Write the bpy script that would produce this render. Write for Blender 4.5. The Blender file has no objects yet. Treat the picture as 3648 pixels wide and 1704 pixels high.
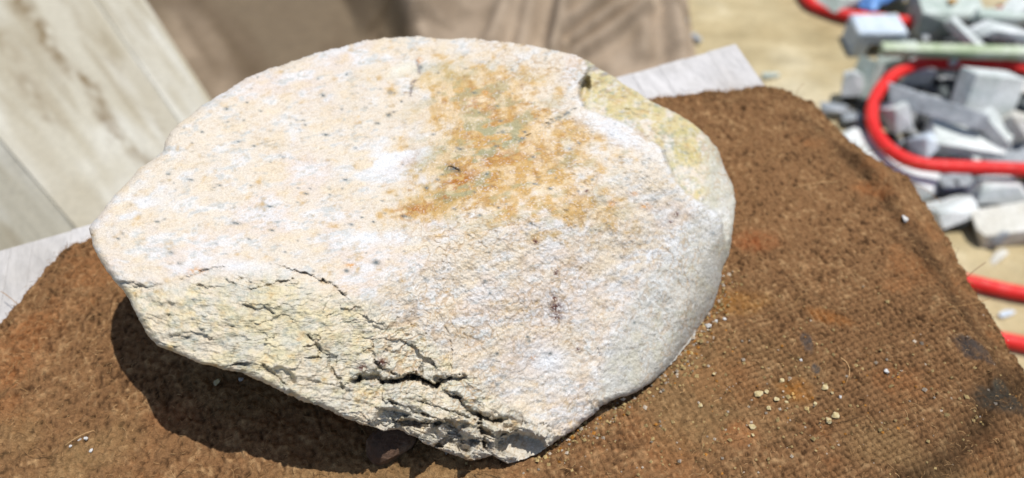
import bpy, bmesh, math, random
import numpy as np
from mathutils import Vector, Matrix, Euler

sc = bpy.context.scene
COL = sc.collection
rnd = random.Random(7)
R = math.radians

# ------------------------------------------------------------------ camera
FPX, CX, CY = 887.0, 512.0, 239.0          # focal length and centre in 1024x478 pixels
PITCH = R(48)
CAM = np.array([0.0, -0.281, 0.372])
cam_data = bpy.data.cameras.new('camera')
cam = bpy.data.objects.new('camera', cam_data)
COL.objects.link(cam)
cam.location = CAM
cam.rotation_euler = (math.pi / 2 - PITCH, 0, 0)
cam_data.sensor_fit = 'HORIZONTAL'
cam_data.sensor_width = 36
cam_data.lens = 36 * FPX / 1024
cam_data.clip_start = 0.01
cam_data.clip_end = 500
cam_data.dof.use_dof = True
cam_data.dof.focus_distance = 0.395
cam_data.dof.aperture_fstop = 5.6
sc.camera = cam

# ------------------------------------------------------------------ light
SUN = Vector((0.20, 0.03, 0.97)).normalized()          # direction towards the sun
elev = math.asin(SUN.z)
world = bpy.data.worlds.new('World')
sc.world = world
world.use_nodes = True
wt = world.node_tree
sky = wt.nodes.new('ShaderNodeTexSky')
sky.sky_type = 'NISHITA'
sky.sun_disc = False
sky.sun_elevation = elev
sky.sun_rotation = math.atan2(SUN.x, SUN.y)
bg = wt.nodes['Background']
wt.links.new(sky.outputs[0], bg.inputs[0])
bg.inputs[1].default_value = 0.115
sl = bpy.data.lights.new('sun', 'SUN')
sl.energy = 4.5
sl.angle = R(0.5)
sl.color = (1.0, 0.975, 0.945)
sun = bpy.data.objects.new('sun', sl)
COL.objects.link(sun)
sun.location = (0.5, 0.2, 3)
sun.rotation_euler = SUN.to_track_quat('Z', 'Y').to_euler()
sc.view_settings.view_transform = 'Standard'
sc.view_settings.look = 'None'
sc.view_settings.exposure = 0.12
sc.view_settings.gamma = 1

# ------------------------------------------------------------------ helpers
SP, CP = math.sin(PITCH), math.cos(PITCH)
FWD = np.array([0, CP, -SP]); UP = np.array([0, SP, CP]); RIGHT = np.array([1.0, 0, 0])

def rays(px, py):
    a = (np.asarray(px, float) - CX) / FPX
    b = -(np.asarray(py, float) - CY) / FPX
    return a[..., None] * RIGHT + b[..., None] * UP + FWD

def at(px, py, z):
    """world point at height z seen at pixel (px,py) of the 1024 wide frame"""
    d = rays(px, py)
    t = (np.asarray(z, float) - CAM[2]) / d[..., 2]
    return CAM + d * t[..., None]

S = 1024 / 3648.0                                   # photograph pixels -> frame pixels
def ats(sx, sy, z):
    return at(np.asarray(sx, float) * S, np.asarray(sy, float) * S, z)

def lin(r, g, b):
    o = []
    for c in (r, g, b):
        c = c / 255.0
        o.append(c / 12.92 if c <= 0.04045 else ((c + 0.055) / 1.055) ** 2.4)
    return np.array(o)

_rs = np.random.RandomState(11)
_perm = _rs.permutation(256)
_perm = np.concatenate([_perm, _perm, _perm])
_val = _rs.rand(256) * 2 - 1

def _fade(t):
    return t * t * t * (t * (t * 6 - 15) + 10)

def noise(p, scale=1.0, seed=0):
    """value noise, p is (...,2) or (...,3), scale = cells per unit"""
    q = p * scale + seed * 17.31 + 1000.0
    i = np.floor(q).astype(np.int64)
    f = _fade(q - i)
    i &= 255
    if p.shape[-1] == 2:
        def h(a, b): return _val[_perm[(_perm[(i[..., 0] + a) & 255] + i[..., 1] + b) & 255]]
        x0 = h(0, 0) * (1 - f[..., 0]) + h(1, 0) * f[..., 0]
        x1 = h(0, 1) * (1 - f[..., 0]) + h(1, 1) * f[..., 0]
        return x0 * (1 - f[..., 1]) + x1 * f[..., 1]
    def h(a, b, c):
        k = _perm[(_perm[(i[..., 0] + a) & 255] + i[..., 1] + b) & 255]
        return _val[_perm[(k + i[..., 2] + c) & 255]]
    out = 0
    for c in (0, 1):
        x0 = h(0, 0, c) * (1 - f[..., 0]) + h(1, 0, c) * f[..., 0]
        x1 = h(0, 1, c) * (1 - f[..., 0]) + h(1, 1, c) * f[..., 0]
        y = x0 * (1 - f[..., 1]) + x1 * f[..., 1]
        out = out + y * (f[..., 2] if c else 1 - f[..., 2])
    return out

def fbm(p, scale, oct=3, seed=0, gain=0.5):
    s, a = 0, 1.0
    for k in range(oct):
        s = s + a * noise(p, scale * 2.03 ** k, seed + k * 3)
        a *= gain
    return s

def ridged(p, scale, oct=2, seed=0):
    s, a = 0, 1.0
    for k in range(oct):
        s = s + a * (1 - 2 * np.abs(noise(p, scale * 2.1 ** k, seed + 5 * k)))
        a *= 0.5
    return s

def sstep(a, b, x):
    t = np.clip((x - a) / (b - a), 0, 1)
    return t * t * (3 - 2 * t)

def mesh_np(name, verts, faces, mat=None, col=None, smooth=True, parent=None):
    me = bpy.data.meshes.new(name)
    verts = np.ascontiguousarray(verts, np.float32).reshape(-1, 3)
    faces = np.ascontiguousarray(faces, np.int32)
    n, k = faces.shape
    me.vertices.add(len(verts)); me.vertices.foreach_set('co', verts.ravel())
    me.loops.add(n * k); me.loops.foreach_set('vertex_index', faces.ravel())
    me.polygons.add(n)
    me.polygons.foreach_set('loop_start', np.arange(0, n * k, k, dtype=np.int32))
    me.polygons.foreach_set('loop_total', np.full(n, k, np.int32))
    me.polygons.foreach_set('use_smooth', np.full(n, smooth, bool))
    me.update(calc_edges=True)
    if col is not None:
        at_ = me.color_attributes.new('pigment', 'FLOAT_COLOR', 'POINT')
        c4 = np.ones((len(verts), 4), np.float32); c4[:, :3] = np.asarray(col).reshape(-1, 3)
        at_.data.foreach_set('color', c4.ravel())
    if mat: me.materials.append(mat)
    o = bpy.data.objects.new(name, me)
    COL.objects.link(o)
    if parent is not None: o.parent = parent
    return o

def grid_faces(nr, nc, wrap=False):
    idx = np.arange(nr * nc).reshape(nr, nc)
    if wrap: idx = np.concatenate([idx, idx[:, :1]], 1)
    return np.stack([idx[:-1, :-1], idx[:-1, 1:], idx[1:, 1:], idx[1:, :-1]], -1).reshape(-1, 4)

def tag(o, label=None, cat=None, group=None, kind=None):
    if label: o['label'] = label
    if cat: o['category'] = cat
    if group: o['group'] = group
    if kind: o['kind'] = kind
    return o

def empty(name, loc=(0, 0, 0), rz=0.0):
    o = bpy.data.objects.new(name, None)
    COL.objects.link(o); o.location = loc; o.rotation_euler = (0, 0, rz)
    o.empty_display_size = 0.02
    return o

# ------------------------------------------------------------------ materials
def new_mat(name, rough=0.8, spec=0.3):
    m = bpy.data.materials.new(name); m.use_nodes = True
    b = m.node_tree.nodes['Principled BSDF']
    b.inputs['Roughness'].default_value = rough
    b.inputs['Specular IOR Level'].default_value = spec
    return m, m.node_tree, b

def nnoise(nt, scale, detail=4, rough=0.55, coord='Object', stretch=None):
    tc = nt.nodes.new('ShaderNodeTexCoord')
    n = nt.nodes.new('ShaderNodeTexNoise')
    n.inputs['Scale'].default_value = scale
    n.inputs['Detail'].default_value = detail
    n.inputs['Roughness'].default_value = rough
    src = tc.outputs[coord]
    if stretch:
        mp = nt.nodes.new('ShaderNodeMapping'); mp.inputs['Scale'].default_value = stretch
        nt.links.new(src, mp.inputs[0]); src = mp.outputs[0]
    nt.links.new(src, n.inputs['Vector'])
    return n

def ramp(nt, src, stops):
    r = nt.nodes.new('ShaderNodeValToRGB')
    el = r.color_ramp.elements
    while len(el) < len(stops): el.new(0.5)
    for e, (p, c) in zip(el, stops):
        e.position = p; e.color = (*c, 1)
    nt.links.new(src, r.inputs[0])
    return r

def mix(nt, fac, a, b, mode='MIX'):
    n = nt.nodes.new('ShaderNodeMix'); n.data_type = 'RGBA'; n.blend_type = mode
    for sock, v in ((n.inputs[0], fac), (n.inputs[6], a), (n.inputs[7], b)):
        if hasattr(v, 'is_output'): nt.links.new(v, sock)
        else: sock.default_value = v if not isinstance(v, tuple) or len(v) == 4 else (*v, 1)
    return n.outputs[2]

def bump(nt, bsdf, src, dist, strength=1.0, prev=None):
    b = nt.nodes.new('ShaderNodeBump')
    b.inputs['Distance'].default_value = dist
    b.inputs['Strength'].default_value = strength
    nt.links.new(src, b.inputs['Height'])
    if prev: nt.links.new(prev, b.inputs['Normal'])
    nt.links.new(b.outputs[0], bsdf.inputs['Normal'])
    return b.outputs[0]

def pigment_mat(name, rough, spec, grain_scale, grain=0.35, bd=0.0003, bscale=900):
    m, nt, b = new_mat(name, rough, spec)
    a = nt.nodes.new('ShaderNodeAttribute'); a.attribute_name = 'pigment'
    n = nnoise(nt, grain_scale, 3, 0.7)
    r = ramp(nt, n.outputs[0], [(0.3, (1 - grain,) * 3), (0.7, (1 + 0.35 * grain,) * 3)])
    nt.links.new(mix(nt, 1.0, a.outputs[0], r.outputs[0], 'MULTIPLY'), b.inputs['Base Color'])
    n2 = nnoise(nt, bscale, 3, 0.7)
    bump(nt, b, n2.outputs[0], bd)
    return m

M_BOULDER = pigment_mat('weathered_stone', 0.75, 0.25, 1300, 0.22, 0.0006, 750)
M_MAT = pigment_mat('jute_cloth', 0.95, 0.05, 1500, 0.45, 0.0006, 1300)
M_FIBRE = pigment_mat('jute_fibre', 0.9, 0.1, 400, 0.2, 0.0001, 500)

def stone_mat(name, c0, c1, c2, scale=28, rough=0.6, bd=0.0015):
    m, nt, b = new_mat(name, rough, 0.35)
    n = nnoise(nt, scale, 5, 0.65)
    r = ramp(nt, n.outputs[0], [(0.30, c0), (0.5, c1), (0.68, c2)])
    n2 = nnoise(nt, scale * 9, 4, 0.7)
    r2 = ramp(nt, n2.outputs[0], [(0.3, (0.72,) * 3), (0.6, (1.0,) * 3)])
    nt.links.new(mix(nt, 1.0, r.outputs[0], r2.outputs[0], 'MULTIPLY'), b.inputs['Base Color'])
    if bd: bump(nt, b, n2.outputs[0], bd)
    return m

M_PALE = stone_mat('offcut_pale', (.42, .47, .43), (.64, .67, .64), (.78, .79, .77))
M_GREEN = stone_mat('offcut_green', (.30, .37, .31), (.46, .52, .46), (.62, .66, .61))
M_LILAC = stone_mat('offcut_grey', (.20, .225, .235), (.32, .345, .36), (.46, .48, .49))
M_BLUE = stone_mat('offcut_bluish', (.40, .47, .54), (.55, .62, .67), (.70, .74, .76))
M_CREAM = stone_mat('offcut_cream', (.50, .47, .38), (.62, .60, .52), (.72, .71, .66))
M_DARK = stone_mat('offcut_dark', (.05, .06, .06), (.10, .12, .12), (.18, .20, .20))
M_EDGE = stone_mat('plate_green', (.24, .32, .16), (.40, .46, .30), (.58, .62, .52))
M_BROWNCHIP = stone_mat('chip_brown', (.05, .03, .018), (.11, .06, .035), (.20, .14, .09), 90)
M_CRUMB = stone_mat('crumb_yellow', (.36, .27, .11), (.48, .38, .19), (.56, .48, .30), 1.2, .8, 0)
M_CRUMBW = stone_mat('crumb_white', (.40, .38, .34), (.54, .52, .48), (.66, .64, .60), 1.2, .8, 0)
M_CRUMBO = stone_mat('crumb_orange', (.42, .22, .05), (.52, .30, .09), (.6, .4, .18), 1.2, .8, 0)

def hose_mat():
    m, nt, b = new_mat('red_rubber', 0.5, 0.4)
    n = nnoise(nt, 22, 5, .65)
    r = ramp(nt, n.outputs[0], [(0.3, (.50, .010, .008)), (0.52, (.66, .014, .010)), (0.70, (.64, .05, .04)), (.82, (.60, .16, .13))])
    nt.links.new(r.outputs[0], b.inputs['Base Color'])
    n2 = nnoise(nt, 160, 4, .7)
    r2 = ramp(nt, n2.outputs[0], [(.3, (.35,) * 3), (.7, (.75,) * 3)]); nt.links.new(r2.outputs[0], b.inputs['Roughness'])
    bump(nt, b, n2.outputs[0], .0008)
    return m
M_HOSE = hose_mat()

def concrete_mat():
    m, nt, b = new_mat('tan_concrete', 0.9, 0.15)
    n = nnoise(nt, 5.5, 6, 0.6)
    r = ramp(nt, n.outputs[0], [(0.32, (.34, .26, .13)), (0.5, (.43, .35, .20)), (0.66, (.53, .46, .31))])
    n2 = nnoise(nt, 16, 5, 0.65, stretch=(1, 2.2, 1))
    r2 = ramp(nt, n2.outputs[0], [(0.30, (.74, .74, .72)), (0.55, (1, 1, 1)), (0.75, (1.18, 1.2, 1.25))])
    n3 = nnoise(nt, 160, 4, 0.7)
    r3 = ramp(nt, n3.outputs[0], [(0.3, (.85,) * 3), (0.65, (1.05,) * 3)])
    c = mix(nt, 1.0, r.outputs[0], r2.outputs[0], 'MULTIPLY')
    nt.links.new(mix(nt, 1.0, c, r3.outputs[0], 'MULTIPLY'), b.inputs['Base Color'])
    bump(nt, b, n3.outputs[0], 0.002)
    return m
M_CONC = concrete_mat()

def wood_mat(name, base, dark, streak_scale, axis_stretch, streak_amt=0.7):
    m, nt, b = new_mat(name, 0.8, 0.2)
    n = nnoise(nt, streak_scale, 5, 0.6, stretch=axis_stretch)
    r = ramp(nt, n.outputs[0], [(0.34, tuple(dark)), (0.47, tuple(np.array(base) * 0.9)), (0.6, tuple(base)), (0.78, tuple(np.array(base) * 1.1))])
    n2 = nnoise(nt, streak_scale * 5, 4, 0.65, stretch=tuple(np.array(axis_stretch) * (1, 1, 1)))
    r2 = ramp(nt, n2.outputs[0], [(0.3, (.82,) * 3), (0.6, (1.03,) * 3)])
    n3 = nnoise(nt, 9, 4, 0.6)
    r3 = ramp(nt, n3.outputs[0], [(0.3, (.80, .78, .74)), (0.55, (1, 1, 1))])
    c = mix(nt, streak_amt, (*base, 1), r.outputs[0])
    c = mix(nt, 1.0, c, r2.outputs[0], 'MULTIPLY')
    nt.links.new(mix(nt, 1.0, c, r3.outputs[0], 'MULTIPLY'), b.inputs['Base Color'])
    bump(nt, b, n2.outputs[0], 0.0012)
    return m
M_CRATE = pigment_mat('pale_timber', 0.85, 0.1, 160, 0.14, 0.0006, 300)
M_SLAT = wood_mat('whitewashed_wood', (.50, .48, .46), (.42, .39, .36), 14, (3, 1, 3), 0.5)
M_LEG = wood_mat('dull_timber', (.22, .18, .13), (.12, .09, .06), 14, (5, 5, 1), 0.8)
M_TARP = pigment_mat('brown_tarpaulin', 0.7, 0.25, 120, 0.18, 0.0008, 260)

# ================================================================== STRUCTURE
GZ = -0.35
gv = [(-40, -40, GZ), (40, -40, GZ), (40, 40, GZ), (-40, 40, GZ)]
ground = mesh_np('ground', gv, [[0, 1, 2, 3]], M_CONC, smooth=False)
tag(ground, 'tan concrete yard floor', kind='structure')

# ------------------------------------------------------------------ bench under the mat
BA = R(23.5)                                               # direction of the bench's back edge
E1 = np.array([math.cos(BA), math.sin(BA), 0]); E2 = np.array([math.sin(BA), -math.cos(BA), 0])   # right, towards viewer
BC = at(736, 44, -0.008)                                   # back right corner of the bench top
def bench(a, b, z): return BC + E1 * a + E2 * b + np.array([0, 0, z])

def box_mesh(name, x0, x1, y0, y1, z0, z1, mat, parent=None, bev=0.0008, jit=0.0, seg=1):
    bm = bmesh.new()
    bmesh.ops.create_cube(bm, size=1)
    for v in bm.verts:
        v.co = Vector((x0 if v.co.x < 0 else x1, y0 if v.co.y < 0 else y1, z0 if v.co.z < 0 else z1))
        v.co += Vector((rnd.uniform(-jit, jit), rnd.uniform(-jit, jit), rnd.uniform(-jit, jit)))
    if bev: bmesh.ops.bevel(bm, geom=list(bm.edges), offset=bev, segments=seg, affect='EDGES', profile=0.5)
    me = bpy.data.meshes.new(name); bm.to_mesh(me); bm.free()
    me.materials.append(mat)
    o = bpy.data.objects.new(name, me); COL.objects.link(o)
    if parent: o.parent = parent
    return o

wb = empty('bench', bench(0, 0, 0) * (1, 1, 0) + np.array([0, 0, GZ]), BA)
tag(wb, 'whitewashed slatted bench top showing from under the brown jute mat', 'bench')
TOP = BC[2] - GZ
SHEAR = 0.17
xs = 0.0
while xs > -0.80:
    w = rnd.choice((0.012, 0.019, 0.024, 0.021))
    box_mesh('slat', xs - w + 0.00005, xs - 0.00005, -0.31, 0.0 + rnd.uniform(-0.0006, 0.0006), TOP - 0.028, TOP + rnd.uniform(-0.0003, 0.0002), M_SLAT, wb, 0.00012)
    xs -= w
for lx in (-0.05, -0.69):
    for ly in (-0.045, -0.265):
        box_mesh('leg', lx - 0.02, lx + 0.02, ly - 0.02, ly + 0.02, 0, TOP - 0.0285, M_LEG, wb, 0.002)
for lx in (-0.05, -0.69):
    box_mesh('rail', lx - 0.012, lx + 0.012, -0.2445, -0.0655, TOP - 0.075, TOP - 0.032, M_LEG, wb, 0.002)

for ch in wb.children:
    for v_ in ch.data.vertices: v_.co.x += SHEAR * v_.co.y
# ------------------------------------------------------------------ pale crate behind, left
CZ = -0.20
cr0 = at(141, 0, CZ); cr1 = at(203, 95, CZ); cl0 = at(0, 139, CZ); cl1 = at(85, 238, CZ)
cdir = (cr1 - cr0); cdir /= np.linalg.norm(cdir)
cang = math.atan2(cdir[1], cdir[0]) - math.pi / 2            # local +y runs along cdir
crate = empty('crate', (0, 0, GZ), 0)
tag(crate, 'long pale weathered timber crate with dark streaks behind the bench', 'crate')
hh = CZ - GZ
def lp(a, b, z): return (a, b, z)
def panel(name, c00, c10, c01, c11, thick, seed, n=(90, 260), streaks=()):
    """a board with near corners c00 (right), c10 (left) and far corners c01, c11; pigmented top grid with turned-down edges"""
    c00, c10, c01, c11 = (np.array(q_, float) - np.array([0, 0, GZ]) for q_ in (c00, c10, c01, c11))
    a_ = np.linspace(0, 1, n[0])[None, :, None]; b_ = np.linspace(0, 1, n[1])[:, None, None]
    pos = (1 - b_) * ((1 - a_) * c00 + a_ * c10) + b_ * ((1 - a_) * c01 + a_ * c11)
    up_ = np.cross(c10 - c00, c01 - c00); up_ /= np.linalg.norm(up_); up_ = up_ if up_[2] > 0 else -up_
    wl = np.linalg.norm((c10 + c11 - c00 - c01) / 2); L = np.linalg.norm(c01 - c00)
    X = (a_ * wl + 0 * b_)[..., 0]; Y = (b_ * L + 0 * a_)[..., 0]
    G = np.stack([X / .012, Y / .16], -1)
    hgt = 0.0005 * noise(G, 1, seed) + 0.0003 * noise(G, 2.7, seed + 1)
    pos = pos + hgt[..., None] * up_
    c = np.broadcast_to(lin(200, 194, 178), pos.shape).copy()
    def b2(col_, k, am):
        nonlocal c
        c = c + (np.asarray(col_) - c) * np.clip(k * am, 0, 1)[..., None]
    b2(lin(218, 215, 205), sstep(-.2, .8, fbm(np.stack([X / .05, Y / .12], -1), 1, 3, seed + 2)), .8)
    b2(lin(178, 168, 146), sstep(.1, .9, fbm(np.stack([X / .03, Y / .25], -1), 1, 3, seed + 4)), .6)
    b2(lin(150, 136, 108), sstep(.35, .9, fbm(G, 1, 3, seed + 6)), .35)
    for x_, w_, y0_, y1_, am in streaks:
        jx = x_ + .006 * noise(np.stack([Y / .05, Y * 0 + x_ * 90], -1), 1, seed + 8) + .002 * noise(np.stack([Y / .004, X / .01], -1), 1, seed + 9)
        k = np.exp(-((X - jx) / w_) ** 2) * sstep(y0_, y0_ + .05, Y) * sstep(y1_, y1_ - .05, Y) * (.55 + .6 * fbm(np.stack([X / .006, Y / .02], -1), 1, 2, seed + 10))
        b2(lin(128, 108, 76), k, am)
    Vp = pos.reshape(-1, 3); Fp = grid_faces(n[1], n[0])
    rg = np.concatenate([np.arange(n[0]), np.arange(1, n[1]) * n[0] + n[0] - 1, (n[1] - 1) * n[0] + np.arange(n[0] - 2, -1, -1), np.arange(n[1] - 2, 0, -1) * n[0]])
    lo = Vp[rg] - up_ * thick
    m2 = len(rg); b0 = len(Vp)
    sk_ = np.stack([rg, np.roll(rg, -1), b0 + (np.arange(m2) + 1) % m2, b0 + np.arange(m2)], -1)
    cc_ = c.reshape(-1, 3)
    return mesh_np(name, np.concatenate([Vp, lo]), np.concatenate([Fp, sk_]), M_CRATE, np.concatenate([cc_, cc_[rg]]) * .72 * np.array([1.0, .985, .93]), parent=crate)
cu = (cr1 - cr0) / np.linalg.norm(cr1 - cr0); cv = (cl1 - cl0) / np.linalg.norm(cl1 - cl0)
Rn, Rf = cr1 + cu * .17, cr0 - cu * .22
Ln, Lf = cl1 + cv * .06, cl0 - cv * .30
def along(a_, b_, k): return a_ + (b_ - a_) * k
k0, k1_ = .20, .2025
panel('plank', Rn, along(Rn, Ln, k0), Rf, along(Rf, Lf, k0), .016, 500)
panel('plank', along(Rn, Ln, k1_), Ln, along(Rf, Lf, k1_), Lf, .016, 520,
      streaks=((.060, .008, .0, .9, .85), (.028, .005, .1, .5, .25), (.105, .012, .20, .62, .4), (.15, .008, .45, .9, .5)))
out = np.array([-abs(cv[1]), -abs(cv[0]), 0]); out /= np.linalg.norm(out)
dn = out * .14 + np.array([0, 0, -.128])
panel('side_board', Ln + out * .0002 - np.array([0, 0, .0004]), Ln + dn, Lf + out * .0002 - np.array([0, 0, .0004]), Lf + dn, .014, 540, streaks=((.06, .012, .3, .6, .3),))
rn = -out
inset = np.array([cu[1], -cu[0], 0]); inset = inset if inset[0] < 0 else -inset
dz_ = np.array([0, 0, -.017])
panel('side_board', Rn + inset * .004 + dz_, Rn + inset * .004 + np.array([0, 0, -.149]), Rf + inset * .004 + dz_, Rf + inset * .004 + np.array([0, 0, -.149]), .012, 560, n=(12, 30))

# ------------------------------------------------------------------ brown tarpaulin on the ground
nx, ny = 300, 260
TX = np.linspace(-0.95, 0.245, nx); TY = np.linspace(0.22, 1.25, ny)
gx, gy = np.meshgrid(TX, TY)
edge = 0.004 * noise(np.stack([gy * 0 + 3, gy], -1), 25, 2) + 0.006 * np.sin(gy * 9)
gx = gx + edge * sstep(-0.2, 0.24, gx)
P2 = np.stack([gx, gy], -1)
def seg_d(P, a, b):
    a = np.asarray(a)[:2]; b = np.asarray(b)[:2]
    ab = b - a; L = np.dot(ab, ab)
    t = np.clip(((P - a) @ ab) / L, 0, 1)
    q = a + t[..., None] * ab
    d = P - q
    side = np.sign(ab[0] * d[..., 1] - ab[1] * d[..., 0])
    return np.linalg.norm(d, axis=-1), side, t
hz = 0.010 + 0.012 * fbm(P2, 6, 2, 3) + 0.003 * fbm(P2, 18, 2, 5)
# long drape folds running towards the viewer's right on the left half
ca, sa = math.cos(R(-57)), math.sin(R(-57))
al = P2[..., 0] * ca + P2[..., 1] * sa; ac = -P2[..., 0] * sa + P2[..., 1] * ca
st = np.stack([al * 1.3, ac * 11], -1)
lmask = 1 - sstep(-0.22, -0.02, gx + 0.25 * (gy - 0.8))
hz += (0.016 * noise(st, 1.0, 8) + 0.007 * noise(st, 2.3, 9)) * (0.25 + 0.75 * lmask)
TZ = GZ + 0.02
def crease(s0, s1, amp, w, asym=0.0):
    global hz
    amp = amp * 1.9
    a = ats(*s0, TZ); b = ats(*s1, TZ)
    d, side, t = seg_d(P2, a, b)
    prof = np.exp(-(d / w) ** 2) + asym * side * (d / w) * np.exp(-(d / w) ** 2)
    hz += amp * prof * sstep(0, 0.12, t + 0.06) * sstep(0, 0.12, 1.06 - t)
crease((1350, -60), (1480, 140), 0.030, 0.026, 0.9)
crease((1250, -60), (1340, 90), 0.016, 0.03, 0.8)
crease((2020, -60), (1955, 180), 0.014, 0.012, 0.8)
crease((1830, -40), (1740, 150), 0.010, 0.014)
crease((1900, -20), (1850, 170), 0.009, 0.014)
crease((2030, 105), (2230, -40), 0.012, 0.010, 0.9)
crease((2035, 150), (2300, 0), 0.010, 0.009, 0.9)
crease((2035, 195), (2330, 50), 0.010, 0.009, 0.9)
crease((2290, -20), (2300, 190), 0.008, 0.014)
crease((2240, 230), (2360, 190), -0.008, 0.015)
crease((2390, 0), (2430, 180), 0.012, 0.018)
hz = hz - hz.min() * 0 
rim = sstep(0, 0.02, gx.max(axis=1, keepdims=True) - gx)
hz = 0.004 + np.maximum(hz, 0) * (0.25 + 0.75 * rim)
V = np.stack([gx, gy, GZ + hz], -1).reshape(-1, 3)
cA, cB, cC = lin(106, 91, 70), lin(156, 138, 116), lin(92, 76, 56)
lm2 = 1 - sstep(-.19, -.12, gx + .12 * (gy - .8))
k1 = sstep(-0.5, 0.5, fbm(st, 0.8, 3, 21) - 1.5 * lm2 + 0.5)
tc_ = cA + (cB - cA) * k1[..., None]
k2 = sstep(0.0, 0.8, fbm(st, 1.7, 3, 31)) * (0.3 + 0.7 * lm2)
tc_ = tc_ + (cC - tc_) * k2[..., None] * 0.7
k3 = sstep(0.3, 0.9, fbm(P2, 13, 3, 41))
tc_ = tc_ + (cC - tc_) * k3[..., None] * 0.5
F = grid_faces(ny, nx)
# turned-down edge so the sheet has thickness
ring = np.concatenate([np.arange(nx) , np.arange(1, ny) * nx + nx - 1, (ny - 1) * nx + np.arange(nx - 2, -1, -1), np.arange(ny - 2, 0, -1) * nx])
low = V[ring].copy(); low[:, 2] = GZ + 0.0005
base = len(V); m_ = len(ring)
sk = np.stack([ring, np.roll(ring, -1), base + (np.arange(m_) + 1) % m_, base + np.arange(m_)], -1)
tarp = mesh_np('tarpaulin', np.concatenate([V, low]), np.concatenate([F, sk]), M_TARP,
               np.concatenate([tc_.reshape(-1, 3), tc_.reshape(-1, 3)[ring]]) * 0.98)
tag(tarp, 'creased brown tarpaulin spread on the floor behind the boulder', 'tarpaulin')

# ================================================================== JUTE MAT
nu, nv = 860, 640
def resample(pts, n, exps=None):
    pts = np.asarray(pts, float)
    L = np.concatenate([[0], np.cumsum(np.linalg.norm(np.diff(pts[:, :2], axis=0), axis=1))]); L /= L[-1]
    # round the polyline by sampling a smoothed version
    q = np.stack([np.interp(np.linspace(0, 1, 400), L, pts[:, k]) for k in range(pts.shape[1])], -1)
    ker = np.hanning(19); ker /= ker.sum()
    pad = np.concatenate([2 * q[:1] - q[9:0:-1], q, 2 * q[-1:] - q[-2:-11:-1]])
    q = np.stack([np.convolve(pad[:, k], ker, 'valid') for k in range(q.shape[1])], -1)
    return np.stack([np.interp(np.linspace(0, 1, n), np.linspace(0, 1, 400), q[:, k]) for k in range(q.shape[1])], -1)

D = 0.39767
back = [at(60, 252, 0), at(66, 244, 0), at(78, 238.5, 0), at(91, 235, 0), at(652, 95, 0), at(700, 92, 0), at(740, 87, 0), at(760, 84, 0)]
right = [at(760, 84, 0)] + [at(x, y, z) for x, y, z in ((779, 86, -.002), (797, 93, -.006), (815, 102, -.012), (835, 121, -.018), (847, 134, -.018), (875, 154, -.018), (907, 170, -.018),
         (926, 198, -.018), (950, 237, -.018), (970, 277, -.018), (990, 309, -.018), (1006, 337, -.018), (1024, 364, -.018))] + [np.array([.283, -.09, 0]), np.array([.30, -.25, 0])]
left = [at(60, 252, 0), at(50, 264, 0), at(30, 287, 0), at(0, 322, 0), np.array([-.30, -.10, 0]), np.array([-.36, -.25, 0])]
front = [np.array([-.36, -.25, 0]), np.array([.30, -.25, 0])]
cb, crr, cll, cf = resample(back, nu), resample(right, nv), resample(left, nv), resample(front, nu)
crr[0] = cb[-1]; cll[0] = cb[0]; cf[0] = cll[-1]; cf[-1] = crr[-1]
u = np.linspace(0, 1, nu)[None, :, None]; v = np.linspace(0, 1, nv)[:, None, None]
XY = ((1 - v) * cb[None] + v * cf[None] + (1 - u) * cll[:, None] + u * crr[:, None]
      - ((1 - u) * (1 - v) * cb[0] + u * (1 - v) * cb[-1] + (1 - u) * v * cf[0] + u * v * cf[-1]))[..., :2]
def jag(n, amp, sd): return amp * (noise(np.stack([np.linspace(0, 1, n), np.full(n, .3)], -1), 45, sd) + .7 * noise(np.stack([np.linspace(0, 1, n), np.full(n, .7)], -1), 160, sd + 1))
eu = sstep(0.93, 1, u[..., 0]); ev = 1 - sstep(0, 0.05, v[..., 0])
XY[..., 0] += eu * jag(nv, 0.0016, 3)[:, None]
XY[..., 1] += ev * jag(nu, 0.0010, 6)[None, :]
BX = (XY[..., 0] - BC[0]) * E1[0] + (XY[..., 1] - BC[1]) * E1[1]
BY = (XY[..., 0] - BC[0]) * E2[0] + (XY[..., 1] - BC[1]) * E2[1]
BP = np.stack([BX, BY], -1)
z = 0.0020 * fbm(XY, 13, 2, 2) + 0.0013 * fbm(XY, 42, 2, 5) - 0.0015
fuzz = 0.00075 * fbm(XY, 190, 2, 9) + 0.0006 * noise(XY, 520, 12)
# plain weave, clearest at the viewer's right
pw = 0.0031
wx = BX / pw + 0.25 * noise(XY, 60, 30); wy = BY / pw + 0.25 * noise(XY, 60, 33)
chk = np.where((np.floor(wx) + np.floor(wy)) % 2 == 0, 1.0, -1.0)
tx = np.abs(np.sin(np.pi * wx)); ty = np.abs(np.sin(np.pi * wy))
weave = np.where(chk > 0, tx ** .7 * (0.45 + 0.55 * ty), ty ** .7 * (0.45 + 0.55 * tx) * 0.8)
wm = sstep(0.02, 0.16, XY[..., 0] - 0.25 * (XY[..., 1] + 0.03) + 0.05 * fbm(XY, 18, 2, 50)) * (1 - sstep(-0.02, 0.07, XY[..., 1]))
wm = 0.26 + 0.74 * wm
z -= 0.0006 * noise(BP * np.array([1.5, 1.0]), 420, 86) + 0.0003 * noise(BP * np.array([1.6, .8]), 700, 87)
z += fuzz * (1.25 - 0.6 * wm) + 0.0013 * weave * wm
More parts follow.
